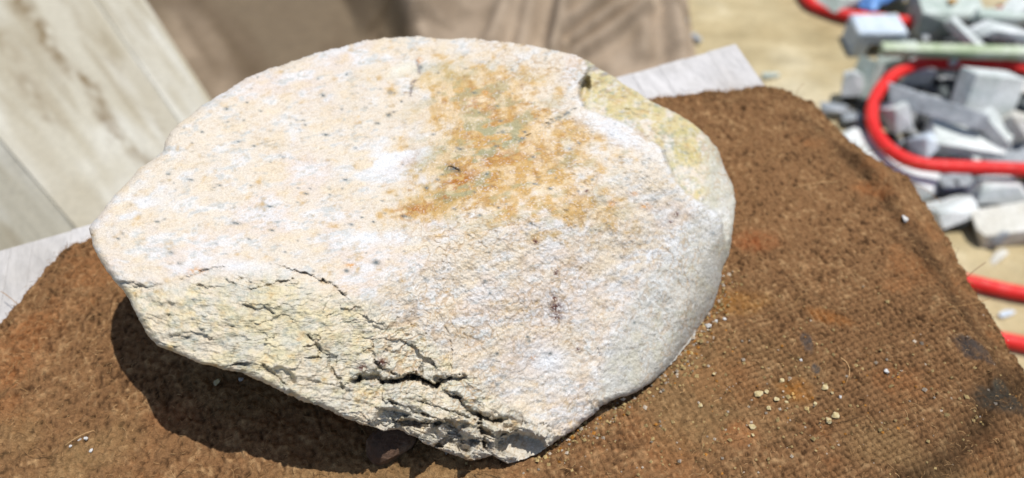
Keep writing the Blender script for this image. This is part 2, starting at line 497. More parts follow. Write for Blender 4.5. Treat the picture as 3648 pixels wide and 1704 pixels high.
# valley and lip along the right hand edge
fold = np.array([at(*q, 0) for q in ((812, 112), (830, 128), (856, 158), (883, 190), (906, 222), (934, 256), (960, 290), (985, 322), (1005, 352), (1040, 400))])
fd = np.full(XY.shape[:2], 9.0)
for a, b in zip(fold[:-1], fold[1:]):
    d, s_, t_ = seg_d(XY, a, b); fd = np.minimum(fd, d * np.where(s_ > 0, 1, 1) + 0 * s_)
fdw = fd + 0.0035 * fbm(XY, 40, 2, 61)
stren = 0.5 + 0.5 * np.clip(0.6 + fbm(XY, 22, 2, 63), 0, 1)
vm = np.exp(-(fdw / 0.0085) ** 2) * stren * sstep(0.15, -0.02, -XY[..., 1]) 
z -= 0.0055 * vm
dr = np.linalg.norm(XY - crr[:, None, :2], axis=-1)                       # distance to the right edge
z += -0.020 * (1 - sstep(0.0, 0.034, dr)) * sstep(0.0, 0.16, v[..., 0] * np.ones_like(dr)) * 1.0
# front edge of the bench: the cloth turns down
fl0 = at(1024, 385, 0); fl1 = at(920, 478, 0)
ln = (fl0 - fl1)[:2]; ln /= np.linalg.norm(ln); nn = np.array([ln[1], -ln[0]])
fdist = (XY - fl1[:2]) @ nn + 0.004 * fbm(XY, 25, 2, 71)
z -= 0.0045 * np.exp(-(fdist / 0.006) ** 2)
z -= 0.55 * np.maximum(fdist - 0.004, 0) - 0.0016 * fbm(XY, 60, 3, 72) * sstep(0, 0.01, fdist)
V = np.stack([XY[..., 0], XY[..., 1], z], -1)
# pigment
lp_ = fbm(XY, 30, 3, 81); mp_ = fbm(XY, 120, 3, 83); fp_ = noise(XY, 380, 85)
c_mid, c_dk, c_lt, c_or = lin(122, 90, 60), lin(80, 57, 37), lin(164, 132, 93), lin(140, 93, 56)
mc = np.broadcast_to(c_mid, V.shape).copy()
def blend(c, k, amt=1.0):
    global mc
    mc = mc + (c - mc) * np.clip(k * amt, 0, 1)[..., None]
f2_ = noise(BP * np.array([1.5, 1.0]), 420, 86); f3_ = noise(BP * np.array([1.6, .8]), 700, 87)
blend(c_dk, sstep(0.05, 1.0, .35 * mp_ + 0.15 * lp_ + .6 * f2_ + .35 * f3_), 0.9)
blend(c_lt, sstep(0.1, 1.1, -.35 * mp_ + 0.15 * lp_ - .6 * f2_ + .5 * fp_), 0.75)
blend(c_dk * .55, sstep(.45, .95, .8 * f2_ + .4 * f3_ + .2 * mp_), .8)
blend(c_or, sstep(0.35, 1.0, fbm(XY, 26, 3, 91) + 0.3 * fp_), 0.45)
blend(lin(134, 110, 74), sstep(0.25, 0.9, fbm(XY, 16, 3, 95)) * sstep(0.03, -0.07, XY[..., 1]), 0.45)
blend(c_dk * 0.45, (1 - weave) ** 2 * wm, 0.95)
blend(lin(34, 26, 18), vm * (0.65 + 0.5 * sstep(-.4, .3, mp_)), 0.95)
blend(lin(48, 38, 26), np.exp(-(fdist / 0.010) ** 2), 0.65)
def spot(sx, sy, rx, ry, c, amt, soft=0.5, ang=0.0, z0=0.0):
    p = ats(sx, sy, z0)
    q = XY - p[:2]
    a, b = math.cos(R(ang)), math.sin(R(ang))
    e = np.hypot((q[..., 0] * a + q[..., 1] * b) / rx, (-q[..., 0] * b + q[..., 1] * a) / ry) + 0.30 * mp_
    blend(lin(*c), 1 - sstep(1 - soft, 1 + soft, e), amt * (.55 if soft >= .6 else .9) * (.6 + .4 * np.clip(1 + mp_ + fp_, 0, 1.4)))
spot(3480, 1245, .0075, .0105, (62, 56, 52), 0.9, .25, 60)
spot(2873, 1222, .0026, .0055, (56, 60, 62), 0.9, .3)
spot(2905, 1318, .002, .003, (64, 66, 66), 0.7, .3)
spot(3600, 1400, .016, .008, (52, 50, 44), 0.85, .4)
spot(3590, 1345, .006, .003, (60, 58, 50), 0.7, .4)
spot(2620, 1075, .014, .007, (150, 100, 30), 0.55, .6)
spot(2690, 860, .012, .007, (140, 66, 26), 0.6, .7)
spot(2950, 1130, .012, .004, (140, 84, 34), 0.7, .6, -20)
spot(3110, 665, .012, .006, (142, 84, 44), 0.6, .6)
spot(2830, 1390, .007, .006, (170, 108, 34), 0.6, .7)
spot(2630, 1540, .008, .006, (158, 96, 54), 0.6, .6)
spot(330, 1600, .02, .012, (140, 116, 78), 0.55, .7, 30)
spot(620, 1480, .012, .008, (140, 88, 54), 0.55, .7)
spot(60, 1250, .012, .02, (150, 88, 44), 0.5, .7)
spot(2300, 430, .02, .008, (120, 66, 32), 0.5, .7)
MATCOL = 1.24
F = grid_faces(nv, nu)
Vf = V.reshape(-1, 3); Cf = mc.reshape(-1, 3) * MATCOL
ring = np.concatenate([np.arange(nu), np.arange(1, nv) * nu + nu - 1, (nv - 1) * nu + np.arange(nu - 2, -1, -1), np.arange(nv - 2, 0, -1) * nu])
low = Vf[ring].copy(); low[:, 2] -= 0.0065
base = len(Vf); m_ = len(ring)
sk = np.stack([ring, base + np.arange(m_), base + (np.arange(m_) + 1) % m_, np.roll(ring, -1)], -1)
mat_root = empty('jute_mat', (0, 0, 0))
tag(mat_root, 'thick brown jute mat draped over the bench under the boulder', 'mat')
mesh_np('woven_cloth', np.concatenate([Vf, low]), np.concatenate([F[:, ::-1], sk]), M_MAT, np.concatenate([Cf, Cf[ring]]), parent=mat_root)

# loose fibres standing off the cloth
rs = np.random.RandomState(5)
NF = 60000
iu = rs.randint(3, nu - 3, NF); iv = rs.randint(3, int(nv * 0.86), NF)
edge_n = 1500
iu[:edge_n] = nu - 2 - rs.randint(0, 6, edge_n); iv[edge_n:2 * edge_n] = rs.randint(0, 5, edge_n)
root = V[iv, iu]
ang = rs.rand(NF) * 2 * np.pi
ln_ = 0.0012 + rs.gamma(1.6, 0.0009, NF); ln_ = np.minimum(ln_, 0.010)
big_ = rs.rand(NF) < .0022
ln_[big_] = rs.uniform(.012, .034, big_.sum())
hgt = ln_ * (0.10 + 0.30 * rs.rand(NF)); hgt[hgt > 0.0022] = 0.0022
curl = rs.randn(NF) * 1.1
wd = 0.00005 + 0.00007 * rs.rand(NF); wd[big_] = .00018
K = 5
pts = np.zeros((NF, K, 3))
for k in range(K):
    s = k / (K - 1)
    th = ang + curl * s
    pts[:, k, 0] = root[:, 0] + ln_ * s * np.cos(th)
    pts[:, k, 1] = root[:, 1] + ln_ * s * np.sin(th)
    pts[:, k, 2] = root[:, 2] - 0.0002 + hgt * np.sin(np.pi * min(s * 0.75 + 0.08, 1))
side = np.stack([-np.sin(ang), np.cos(ang), 0.6 * rs.randn(NF)], -1)
side /= np.linalg.norm(side, axis=1, keepdims=True)
VV = np.stack([pts - side[:, None] * wd[:, None, None], pts + side[:, None] * wd[:, None, None]], 2)   # NF,K,2,3
bi = (np.arange(NF) * K * 2)[:, None]
kk = np.arange(K - 1)[None] * 2
FF = np.stack([bi + kk, bi + kk + 1, bi + kk + 3, bi + kk + 2], -1).reshape(-1, 4)
tone = rs.rand(NF)
fc = np.where(tone[:, None] < 0.4, lin(100, 72, 47), np.where(tone[:, None] < 0.86, lin(148, 113, 74), lin(188, 152, 106)))
fc = fc * (0.75 + 0.5 * rs.rand(NF))[:, None]
fo = mesh_np('fibre', VV.reshape(-1, 3), FF, M_FIBRE, np.repeat(fc, K * 2, axis=0) * 0.85, parent=mat_root)
fo['kind'] = 'stuff'

# ================================================================== THE BOULDER
outline = np.array([(225,575),(232,560),(258,530),(290,490),(325,455),(350,425),(385,400),(410,380),(415,360),(435,325),(480,290),(515,262),(540,245),
 (565,232),(590,215),(610,200),(650,183),(720,160),(790,135),(832,126),(900,106),(960,97),(1050,92),(1110,98),(1200,98),(1300,110),(1400,128),(1450,140),
 (1490,162),(1540,190),(1580,220),(1630,250),(1690,280),(1740,310),(1780,345),(1805,375),(1820,420),(1840,465),(1848,510),(1845,560),(1840,610),(1830,645),
 (1814,690),(1805,740),(1780,790),(1740,850),(1700,900),(1650,950),(1600,985),(1550,1003),(1512,1020),(1490,1045),(1450,1075),(1400,1105),(1350,1140),
 (1305,1160),(1275,1163),(1250,1152),(1236,1142),(1215,1152),(1180,1157),(1130,1140),(1080,1120),(1045,1098),(1012,1082),(990,1078),(965,1082),(930,1073),(880,1055),(840,1037),
 (800,1020),(740,1000),(700,980),(650,955),(600,935),(550,925),(500,912),(450,890),(400,870),(370,840),(350,800),(325,755),(310,730),(290,710),(270,680),(250,650),(235,620)], float) * D
c0 = np.array([1030, 610]) * D
NT, NS = 1300, 330
th = np.linspace(0, 2 * np.pi, NT, endpoint=False)
dirs = np.stack([np.cos(th), np.sin(th)], -1)
Rad = np.zeros(NT)
A = outline; B = np.roll(outline, -1, 0)
for a, b in zip(A, B):
    e = b - a; w = a - c0
    den = dirs[:, 0] * e[1] - dirs[:, 1] * e[0]
    den = np.where(np.abs(den) < 1e-9, 1e-9, den)
    tt = (w[0] * e[1] - w[1] * e[0]) / den
    uu = (w[0] * dirs[:, 1] - w[1] * dirs[:, 0]) / den
    ok = (tt > 0) & (uu >= 0) & (uu <= 1)
    Rad = np.where(ok & (tt > Rad), tt, Rad)
circ = np.stack([np.cos(th), np.sin(th)], -1)
Rad += 0.9 * fbm(circ, 24, 3, 4) + 0.7 * np.abs(noise(circ, 70, 5)) + 0.4 * noise(circ, 150, 6)
s = np.linspace(0.002, 1, NS)[:, None]
px = c0[0] + s * Rad[None] * dirs[None, :, 0]
py = c0[1] + s * Rad[None] * dirs[None, :, 1]
dray = rays(px, py)
IP = np.stack([px, py], -1)

def plane(*p):
    q = [at(x, y, zz) for x, y, zz in p]
    n = np.cross(q[1] - q[0], q[2] - q[0]); n /= np.linalg.norm(n)
    if np.dot(n, CAM - q[0]) < 0: n = -n
    return q[0], n
def pt_depth(pn):
    p, n = pn
    nd = dray @ n
    t = np.dot(n, p - CAM) / np.where(nd > -0.02, -0.02, nd)
    return t
def pnorm(x, y, zz, n):
    n = np.array(n, float); return at(x, y, zz), n / np.linalg.norm(n)
PL_T = plane((92, 232, .086), (211, 266, .083), (417, 40, .086))
PL_T2 = plane((520, 150, .088), (640, 330, .064), (720, 225, .068))
def ztop(x, y):
    d = rays(x, y)
    tt = max(np.dot(n, p - CAM) / np.dot(d, n) for p, n in (PL_T, PL_T2))
    return (x, y, float(CAM[2] + d[2] * tt))
PL_F = plane(ztop(150, 274), ztop(310, 300), (200, 362, .067))
PL_F2 = pnorm(505, 460, .010, (.37, -.60, .70))
PL_R = plane(ztop(692, 225), ztop(608, 335), (655, 388, .003))
KS = 0.0028
ts = np.stack([pt_depth(p) for p in (PL_T, PL_T2, PL_F, PL_F2, PL_R)])
mx = ts.max(0)
t0 = mx + KS * np.log(np.exp((ts - mx) / KS).sum(0))
P0 = CAM + dray * t0[..., None]

def pd(pts, closed=False):
    """distance (px), side (+ above the line) and position along a polyline given in photo pixels"""
    q = np.asarray(pts, float) * S
    best = np.full(px.shape, 1e9); up = np.zeros(px.shape); al = np.zeros(px.shape)
    x0, y0 = q.min(0) - 26; x1, y1 = q.max(0) + 26
    m = (px > x0) & (px < x1) & (py > y0) & (py < y1)
    pm = IP[m]; bm_ = best[m]; um = up[m]; am = al[m]
    n = len(q) - 1
    for k, (a, b) in enumerate(zip(q[:-1], q[1:])):
        ab = b - a; t = np.clip(((pm - a) @ ab) / max(np.dot(ab, ab), 1e-9), 0, 1)
        d = pm - (a + t[:, None] * ab); dd = np.hypot(d[:, 0], d[:, 1])
        sd = np.sign(ab[0] * d[:, 1] - ab[1] * d[:, 0]) * (-1 if ab[0] >= 0 else 1)
        w = dd < bm_
        bm_[w] = dd[w]; um[w] = sd[w]; am[w] = (k + t[w]) / n
    best[m] = bm_; up[m] = um; al[m] = am
    return best, up, al

# ---- ledge dropping away at the right rear
LED = [(1500, -100), (2060, 150), (2092, 240), (2066, 300), (2063, 350), (2085, 388), (2150, 415), (2215, 440), (2300, 485), (2360, 535), (2383, 590), (2398, 640), (2440, 690),
       (2500, 728), (2556, 765), (2570, 800), (2572, 860), (2568, 960), (2570, 1100), (3400, 1100), (3400, -100)]
def inpoly(pts):
    q = np.asarray(pts, float) * S
    ins = np.zeros(px.shape, bool)
    for a, b in zip(q, np.roll(q, -1, 0)):
        c = (a[1] > py) != (b[1] > py)
        xi = (b[0] - a[0]) * (py - a[1]) / (b[1] - a[1] + 1e-12) + a[0]
        ins ^= c & (px < xi)
    return ins
ldist = np.full(px.shape, 1e9)
for a, b in zip(LED[1:-3], LED[2:-2]):
    d_, _, _ = pd([a, b]); ldist = np.minimum(ldist, d_)
lins = inpoly(LED)
lsd = np.where(lins, np.minimum(ldist, 60), -np.minimum(ldist, 60)) + 1.2 * noise(P0, 160, 77)
lmix = sstep(-0.6, 2.6, lsd)
PL_L = plane((600, 80, .068), (735, 205, .028), (670, 160, .046))
tl = np.maximum(pt_depth(PL_L), t0 + 0.010) + 0.0030 * fbm(P0, 45, 3, 14) + .0010 * fbm(P0, 260, 2, 15)
rimfade = sstep(1.0, 0.93, s) * np.ones_like(px)
t = t0 + (tl - t0) * lmix
# worn rounding of the top edge next to the ledge
t += 0.0016 * np.exp(-np.abs(lsd) / 3) * (1 - lmix)

# ---- masks
front_y = np.interp(px, np.array([80, 130, 165, 200, 240, 280, 320, 370, 420, 470, 520, 570]), np.array([262, 282, 285, 272, 270, 268, 290, 300, 330, 372, 412, 440.]))
fmask = sstep(-6, 14, py - front_y) * (1 - sstep(560, 620, px))
lower = sstep(0, 40, py - np.interp(px, [80, 200, 300, 340, 400, 450, 520, 600, 650], [420, 372, 388, 398, 400, 405, 408, 412, 430.])) * (1 - sstep(575, 630, px))
rough_r = sstep(330, 470, px + 0.35 * (py - 240))

# ---- relief
disp = 0.0022 * fbm(P0, 20, 2, 1) + 0.0010 * fbm(P0, 75, 2, 2)
disp += (0.00030 * fbm(P0, 260, 2, 3) + 0.00026 * noise(P0, 640, 4) + 0.00016 * noise(P0, 1300, 6)) * (0.32 + 0.95 * rough_r + 0.8 * fmask)
crk = 1 - np.abs(noise(P0 + 0.002 * noise(P0, 300, 44)[..., None], 330, 45)) * 5
crk2 = 1 - np.abs(noise(P0 + 0.003 * noise(P0, 150, 46)[..., None], 170, 47)) * 6
fine_crk = np.clip(crk, 0, 1) * np.clip(noise(P0, 60, 48) + 0.35, 0, 1)
fine_crk2 = np.clip(crk2, 0, 1) * np.clip(noise(P0, 40, 49) + 0.15, 0, 1)
disp -= 0.00035 * fine_crk * (0.1 + rough_r + 0.6 * fmask) + 0.0004 * fine_crk2 * (0.0 + 0.05 * rough_r + 0.5 * fmask)
# bedding running gently across the broken front face: thin flakes with an upper lip, here and there
wz = P0 + 0.006 * np.stack([noise(P0, 60, 71), noise(P0, 60, 72), noise(P0, 60, 73)], -1)
def flakes(angle, lu, lv, seed):
    ca, sa = math.cos(R(angle)), math.sin(R(angle))
    wu = px + 6 * noise(IP, .045, seed + 1) + 2 * noise(IP, .15, seed + 2); wv_ = py + 4 * noise(IP, .03, seed + 3) + 1.0 * noise(IP, .16, seed + 4)
    q_ = np.stack([(wu * ca + wv_ * sa) / lu, (-wu * sa + wv_ * ca) / lv], -1)
    n_ = noise(q_, 1.0, seed)
    f = np.mod(n_ * 2.6, 1.0)                  # saw tooth: slow rise, sudden drop
    return np.where(f < .88, f / .88, (1 - f) / .12) - .5
patchy = np.clip(fbm(IP, .028, 2, 64) + .55, 0, 1.2)
disp += fmask * (1 - lower) * (0.0005 * flakes(6, 48, 9, 300) * patchy + 0.00035 * flakes(-4, 22, 5, 310) * np.clip(1.1 - patchy, 0, 1) + 0.0007 * fbm(wz, 80, 3, 62) + .0004 * fbm(wz, 320, 2, 65))
disp += lower * (0.0022 * flakes(20, 34, 7, 320) + 0.0012 * flakes(12, 18, 3.6, 330) + 0.0022 * fbm(wz, 60, 3, 69))
frs = np.random.RandomState(23)
def chips(mask, n, cx, cy, ang, stretch, tilt, off):
    """broken planes: every point takes the tilted plane of its nearest seed"""
    global disp
    idx = np.where(mask > .02)
    u_ = px[idx] + 3.0 * noise(IP[idx], .12, 401) + 1.2 * noise(IP[idx], .4, 402); v_ = py[idx] + 2.5 * noise(IP[idx], .12, 403) + 1.0 * noise(IP[idx], .4, 404)
    c_, s_ = math.cos(R(ang)), math.sin(R(ang))
    a_ = (u_ * c_ + v_ * s_) / stretch; b_ = -u_ * s_ + v_ * c_
    sx_ = frs.uniform(*cx, n); sy_ = frs.uniform(*cy, n)
    sa_ = (sx_ * c_ + sy_ * s_) / stretch; sb_ = -sx_ * s_ + sy_ * c_
    best = np.full(a_.shape, 1e9); who = np.zeros(a_.shape, int)
    for k in range(n):
        d_ = (a_ - sa_[k]) ** 2 + (b_ - sb_[k]) ** 2
        w_ = d_ < best; best[w_] = d_[w_]; who[w_] = k
    ta = frs.normal(0, tilt, n); tb_ = frs.normal(0, tilt, n) - .3 * tilt; of = frs.normal(0, off, n)
    val = of[who] + ta[who] * (a_ - sa_[who]) * stretch * 4.5e-4 + tb_[who] * (b_ - sb_[who]) * 4.5e-4
    disp[idx] += val * mask[idx]
fm1 = fmask * (1 - lower)
chips(fm1, 60, (100, 570), (255, 420), 4, 3.0, .06, .00024)
chips(fm1, 420, (100, 570), (255, 420), 4, 2.6, .06, .00010)
chips(lower, 80, (190, 640), (360, 470), 18, 2.2, .28, .0022)
chips(lower, 420, (190, 640), (360, 470), 16, 1.9, .25, .0007)
t = t - disp * (1 - 0.6 * lmix)

# ---- cracks and shelves (photo pixels): width px, depth m, overhang m
CR = [
 ([(1251,1361),(1301,1344),(1336,1336),(1361,1356),(1401,1354),(1452,1346),(1487,1341),(1552,1374),(1582,1351),(1602,1346),(1658,1346)], 1.9, .012, .0045),
 ([(1324,1216),(1334,1286),(1366,1321),(1427,1339),(1497,1331),(1502,1301)], 1.1, .005, .0025),
 ([(1401,1165),(1447,1150),(1502,1175),(1522,1195)], .9, .0025, -.002),
 ([(1090,1190),(1130,1226),(1150,1256),(1175,1271),(1170,1301),(1200,1341),(1221,1386),(1251,1396)], 1.7, .005, .002),
 ([(1060,1272),(1100,1274),(1150,1274)], .9, .003, .0015),
 ([(1090,1352),(1140,1361),(1190,1374),(1240,1380)], .9, .003, .0015),
 ([(395,1000),(463,1009),(521,1024),(568,1015)], 1.2, .003, .0032),
 ([(640,1000),(684,980),(730,963),(800,951)], 1.2, .003, .0026),
 ([(800,990),(818,1004),(858,1015),(893,1030)], 1.2, .0035, .0030),
 ([(893,1030),(946,1018),(998,1004),(1050,995)], 1.2, .0035, .0026),
 ([(1010,950),(1050,966),(1103,975),(1138,998),(1184,1015),(1231,1056)], 1.6, .0045, .0040),
 ([(780,1166),(800,1160),(835,1166)], .9, .002, .002),
 ([(860,1085),(890,1092),(917,1105),(946,1097),(980,1120)], 1.1, .0025, .0026),
 ([(700,1100),(740,1088),(790,1096)], .9, .002, .002),
 ([(602,1201),(640,1196),(672,1204)], 1.0, .002, .0022),
 ([(544,1216),(580,1224),(626,1236)], .9, .002, .0015),
 ([(585,1131),(610,1122),(640,1126)], .9, .002, .0018),
 ([(1074,1236),(1126,1230),(1155,1260),(1178,1265)], 1.1, .003, .002),
 ([(1097,1190),(1115,1210),(1126,1232)], .9, .002, .001),
 ([(777,1312),(830,1298),(882,1294),(934,1300),(981,1335),(1020,1372)], 1.6, .004, .0045),
 ([(986,1155),(975,1207),(957,1242),(957,1294)], .6, .0008, 0),
 ([(1592,1401),(1638,1422),(1653,1447),(1703,1477),(1753,1497),(1813,1492)], 1.9, .006, .0040),
 ([(1700,1520),(1718,1527),(1763,1552),(1803,1542),(1869,1557)], 2.2, .007, .0065),
 ([(1859,1497),(1909,1517),(1954,1507)], 1.4, .004, .003),
 ([(1376,1422),(1427,1442),(1462,1452),(1482,1472),(1560,1490)], 1.5, .005, .0035),
 ([(1482,1427),(1552,1447),(1628,1472),(1700,1500)], 1.4, .004, .003),
 ([(1300,1440),(1360,1458),(1420,1470)], 1.2, .003, .003),
 ([(1400,1500),(1450,1505),(1530,1506),(1620,1500)], 1.7, .006, .0055),
 ([(1710,1480),(1722,1560),(1728,1600)], 1.6, .006, .001),
 ([(2062,386),(2010,406),(1957,435),(1917,464),(1841,502)], 1.0, .0016, .0006),
 ([(1486,214),(1495,266),(1466,301),(1463,342)], .9, .0010, 0),
 ([(1395,1250),(1470,1280),(1500,1330)], .6, .001, 0),
 ([(2130,1240),(2136,1290),(2133,1330)], 1.0, .0018, .001),
 ([(1560,1120),(1600,1190),(1612,1260),(1600,1330)], .9, .0018, .0006),
 ([(2080,1390),(2110,1450),(2090,1500)], .9, .002, .001),
]
dirt = np.zeros(px.shape)
for pts_, w, dep, over in CR:
    big = dep >= .006
    if not big: w, dep, over = w * .6, dep * .5, over * .42
    d, up_, al_ = pd(pts_)
    if not (d < 30).any(): continue
    d = d + (1.7 * noise(IP, .22, 90) + 1.0 * noise(IP, .6, 91)) * (d < 25)
    d = np.maximum(d, 0)
    end = sstep(0, .10, al_ + .03) * sstep(0, .10, 1.03 - al_)
    end = (0.15 + 0.85 * end) * (0.45 + 0.75 * np.clip(noise(IP, .10, 95) + .5, 0, 1))
    wv = w * (0.6 + 0.9 * np.clip(noise(IP, .09, 93) + .5, 0, 1))
    t += dep * np.exp(-(d / wv) ** 2) * end
    if over:
        o = 0.8 * over * end
        t -= o * np.where(up_ > 0, np.exp(-d / 11.0), -0.55 * np.exp(-d / 6.0)) * (1 - np.exp(-(d / 1.2) ** 2))
    dirt = np.maximum(dirt, np.exp(-(d / (1.3 * w)) ** 2) * end * min(1, dep / .003))
# plates broken off the lower lip
def dent(sx, sy, rx, ry, dep, ang=0, hard=.25):
    global t
    q = IP - np.array([sx, sy]) * S
    a, b = math.cos(R(ang)), math.sin(R(ang))
    e = np.hypot((q[..., 0] * a + q[..., 1] * b) / (rx * S), (-q[..., 0] * b + q[..., 1] * a) / (ry * S)) + .22 * noise(IP, .12, 97)
    t += dep * (1 - sstep(1 - hard, 1 + hard, e))
dent(1600, 1580, 70, 75, .010, 30)
dent(1850, 1585, 85, 42, .012, 8)
dent(2084, 303, 17, 24, .010, 10, .5)
dent(1560, 1352, 16, 14, .006)
dent(1010, 1340, 45, 26, .004, 35)
dent(1400, 1500, 60, 40, .006, 10)
dent(1618, 610, 24, 14, .0018, 20)

# ---- roll the surface over at the outline
s0 = 0.972
q = np.clip((s - s0) / (1 - s0), 0, 1)
edge_r = 0.006 * (1 - np.sqrt(np.maximum(1 - q ** 2, 0)))
t = t + edge_r
# keep above the mat
zz = CAM[2] + dray[..., 2] * t
tmat = (0.001 - CAM[2]) / dray[..., 2]
t = np.minimum(t, tmat)
PF = CAM + dray * t[..., None]
# ---- hidden underside and back
trim = t[-1]
tr_s = trim.copy()
for _ in range(30): tr_s = (np.roll(tr_s, 3) + tr_s + np.roll(tr_s, -3)) / 3
NB = 60
sb = np.linspace(1, 0.004, NB)[1:, None]
pxb = c0[0] + sb * Rad[None] * dirs[None, :, 0]; pyb = c0[1] + sb * Rad[None] * dirs[None, :, 1]
db = rays(pxb, pyb)
tb = trim[None] * sb ** 8 + (1 - sb ** 8) * (tr_s[None] * sb ** 2 + (1 - sb ** 2) * tr_s.mean()) + 0.105 * np.sqrt(1 - sb ** 2)
tb = tb + 0.006 * fbm(CAM + db * tb[..., None], 30, 2, 120) * np.sqrt(1 - sb ** 2)
tb = np.minimum(tb, (-0.0005 - CAM[2]) / db[..., 2])
PB = CAM + db * tb[..., None]

# ---- pigment
kc = 1.0
cream, pink, white, yell, grey = lin(229, 216, 196), lin(228, 213, 200), lin(233, 234, 234), lin(224, 210, 158), lin(190, 192, 184)
gold, brown, green, slate = lin(208, 170, 104), lin(176, 116, 48), lin(192, 192, 150), lin(88, 102, 104)
bc = np.broadcast_to(cream, PF.shape).copy()
def bl(c, k, amt=1.0):
    global bc
    bc = bc + (c - bc) * np.clip(k * amt, 0, 1)[..., None]
def gs(sx, sy, rx, ry, ang=0):
    q = IP - np.array([sx, sy]) * S
    a, b = math.cos(R(ang)), math.sin(R(ang))
    return np.exp(-(((q[..., 0] * a + q[..., 1] * b) / (rx * S)) ** 2 + ((-q[..., 0] * b + q[..., 1] * a) / (ry * S)) ** 2))
ca, sa = math.cos(R(-12)), math.sin(R(-12))
ST = np.stack([(px * ca + py * sa) / 2.2, (-px * sa + py * ca)], -1)
n_big = fbm(IP, .022, 3, 201); n_mid = fbm(ST, .11, 3, 203); n_sm = fbm(ST, .30, 2, 205); n_px = noise(IP, .75, 207); n_m2 = fbm(IP, .09, 3, 209)
bl(pink, sstep(-.2, .6, n_big), .7)
bl(white, sstep(-.1, .95, n_mid + .5 * n_big + .35 * n_sm), .58)
bl(lin(234, 210, 168), sstep(.15, 1.0, -n_mid + .3 * n_sm - .3 * n_big), .35)
bl(grey, sstep(.35, 1.1, n_sm + .4 * n_mid), .6)
bl(lin(206, 182, 150), sstep(.25, .9, fbm(ST, .55, 2, 211)), .4)
# yellow-olive broken face and ledge
bl(lin(228, 216, 188), fmask, .7)
bl(yell, fmask * (1 - .6 * lower) * sstep(-.4, .9, n_m2 + gs(1000, 1150, 300, 170) * 1.0 - .4), .5)
bl(lin(208, 206, 192), fmask * sstep(.0, .7, fbm(IP, .06, 3, 221)), .6)
bl(lin(200, 194, 160), fmask * sstep(.25, .8, fbm(ST, .2, 3, 223)), .5)
bl(lin(150, 160, 150), fmask * sstep(.5, .95, fbm(ST, .35, 3, 225)), .5)
bl(lin(214, 206, 192), lower, .55)
bl(lin(160, 156, 146), lower * sstep(.1, .8, n_sm), .4)
bl(lin(212, 196, 138), lmix * sstep(-.9, .2, n_m2), .85)
bl(lin(192, 182, 118), lmix * sstep(.1, .9, fbm(IP, .13, 3, 231)), .55)
bl(lin(150, 160, 140), lmix * sstep(.35, .9, fbm(IP, .3, 3, 233)), .65)
bl(lin(224, 218, 196), lmix * sstep(.3, .9, fbm(IP, .2, 3, 235)), .6)
bl(lin(150, 150, 156), lmix * gs(2140, 235, 90, 40, 30) * sstep(-.3, .5, n_sm), 1.0)
# ochre stain across the top
oc = (1.05 * gs(1780, 420, 260, 150, 10) + .9 * gs(1640, 620, 170, 130, -30) + .75 * gs(1500, 740, 150, 40, -12) + .8 * gs(1900, 590, 230, 110, 0)
      + .45 * gs(1900, 760, 330, 110, 0) + .55 * gs(1620, 290, 170, 60, 0) + .35 * gs(2150, 760, 120, 60) + .45 * gs(2210, 520, 110, 40, 20))
bl(lin(230, 202, 152), sstep(.2, .95, oc + .35 * n_m2), .75)
bl(lin(204, 162, 92), sstep(.25, 1.1, oc + .40 * n_m2 + .3 * n_sm), .88)
bl(lin(184, 134, 70), sstep(.95, 1.9, oc + .6 * fbm(IP, .12, 3, 241) + .45 * n_sm + .25 * n_px), .75)
bl(lin(172, 166, 128), oc * sstep(.15, .7, fbm(ST, .12, 3, 243)), .75)
bl(lin(176, 168, 122), gs(1540, 560, 90, 45, -30) + .8 * gs(1600, 270, 90, 40) + .7 * gs(1590, 690, 60, 50, -40), .6)
bl(lin(236, 214, 178), sstep(.3, .75, oc) * sstep(.1, .7, fbm(IP, .10, 3, 245)), .6)
for sx, sy, rx, ry, a_, m_a in ((1640, 640, 75, 22, -20, 1.0), (1480, 745, 70, 17, -8, .9), (1600, 690, 40, 14, -40, .9), (1700, 380, 55, 24, 10, .7), (1800, 560, 80, 20, -10, .55), (1450, 570, 50, 20, -20, .5)):
    bl(lin(178, 112, 38), gs(sx, sy, rx, ry, a_) * sstep(-.5, .4, n_sm + .4 * n_px), m_a)
# right hand flank, its shade painted in as a cooler grey
fl = sstep(-4, 14, px - np.interp(py, [200, 260, 300, 350, 400, 440], [700, 655, 628, 600, 590, 590.]))
bl(lin(205, 203, 192), fl, .8)
bl(lin(200, 194, 166), fl * sstep(.1, .8, n_m2), .4)
bl(lin(176, 172, 158), fl * sstep(.1, .8, noise(IP, .6, 255) + .4 * n_sm), .5)
bl(white, gs(2330, 900, 200, 60, -35) * sstep(-.4, .4, n_sm), .8)
bl(white, gs(1950, 1290, 90, 60) , .75); bl(white, gs(2200, 480, 170, 28, 28), .9); bl(white, gs(1390, 560, 150, 60, -25) * sstep(-.3, .4, n_mid), .8)
bl(white, gs(480, 740, 120, 60, -20) * sstep(-.3, .4, n_mid), .7); bl(white, gs(860, 950, 140, 30, 5), .6); bl(white, gs(1330, 850, 130, 30) , .6)
bl(white, gs(1660, 240, 40, 16, -20), .0); bl(lin(238, 234, 214), gs(1430, 248, 46, 22, -20), .8)
d_, _, _ = pd([(2570, 770), (2516, 835), (2423, 916), (2272, 1102), (2173, 1230), (2132, 1358)])
bl(lin(240, 240, 238), np.exp(-(np.maximum(d_ - 2, 0) / 9) ** 2) * (1 - .6 * fl) * sstep(-.7, .3, n_sm + .5 * n_m2), .75)
d_, _, _ = pd(LED[4:16])
bl(lin(238, 238, 236), np.exp(-(d_ / 6) ** 2) * (1 - lmix) * sstep(-.7, .3, n_sm + .5 * n_m2), .75)
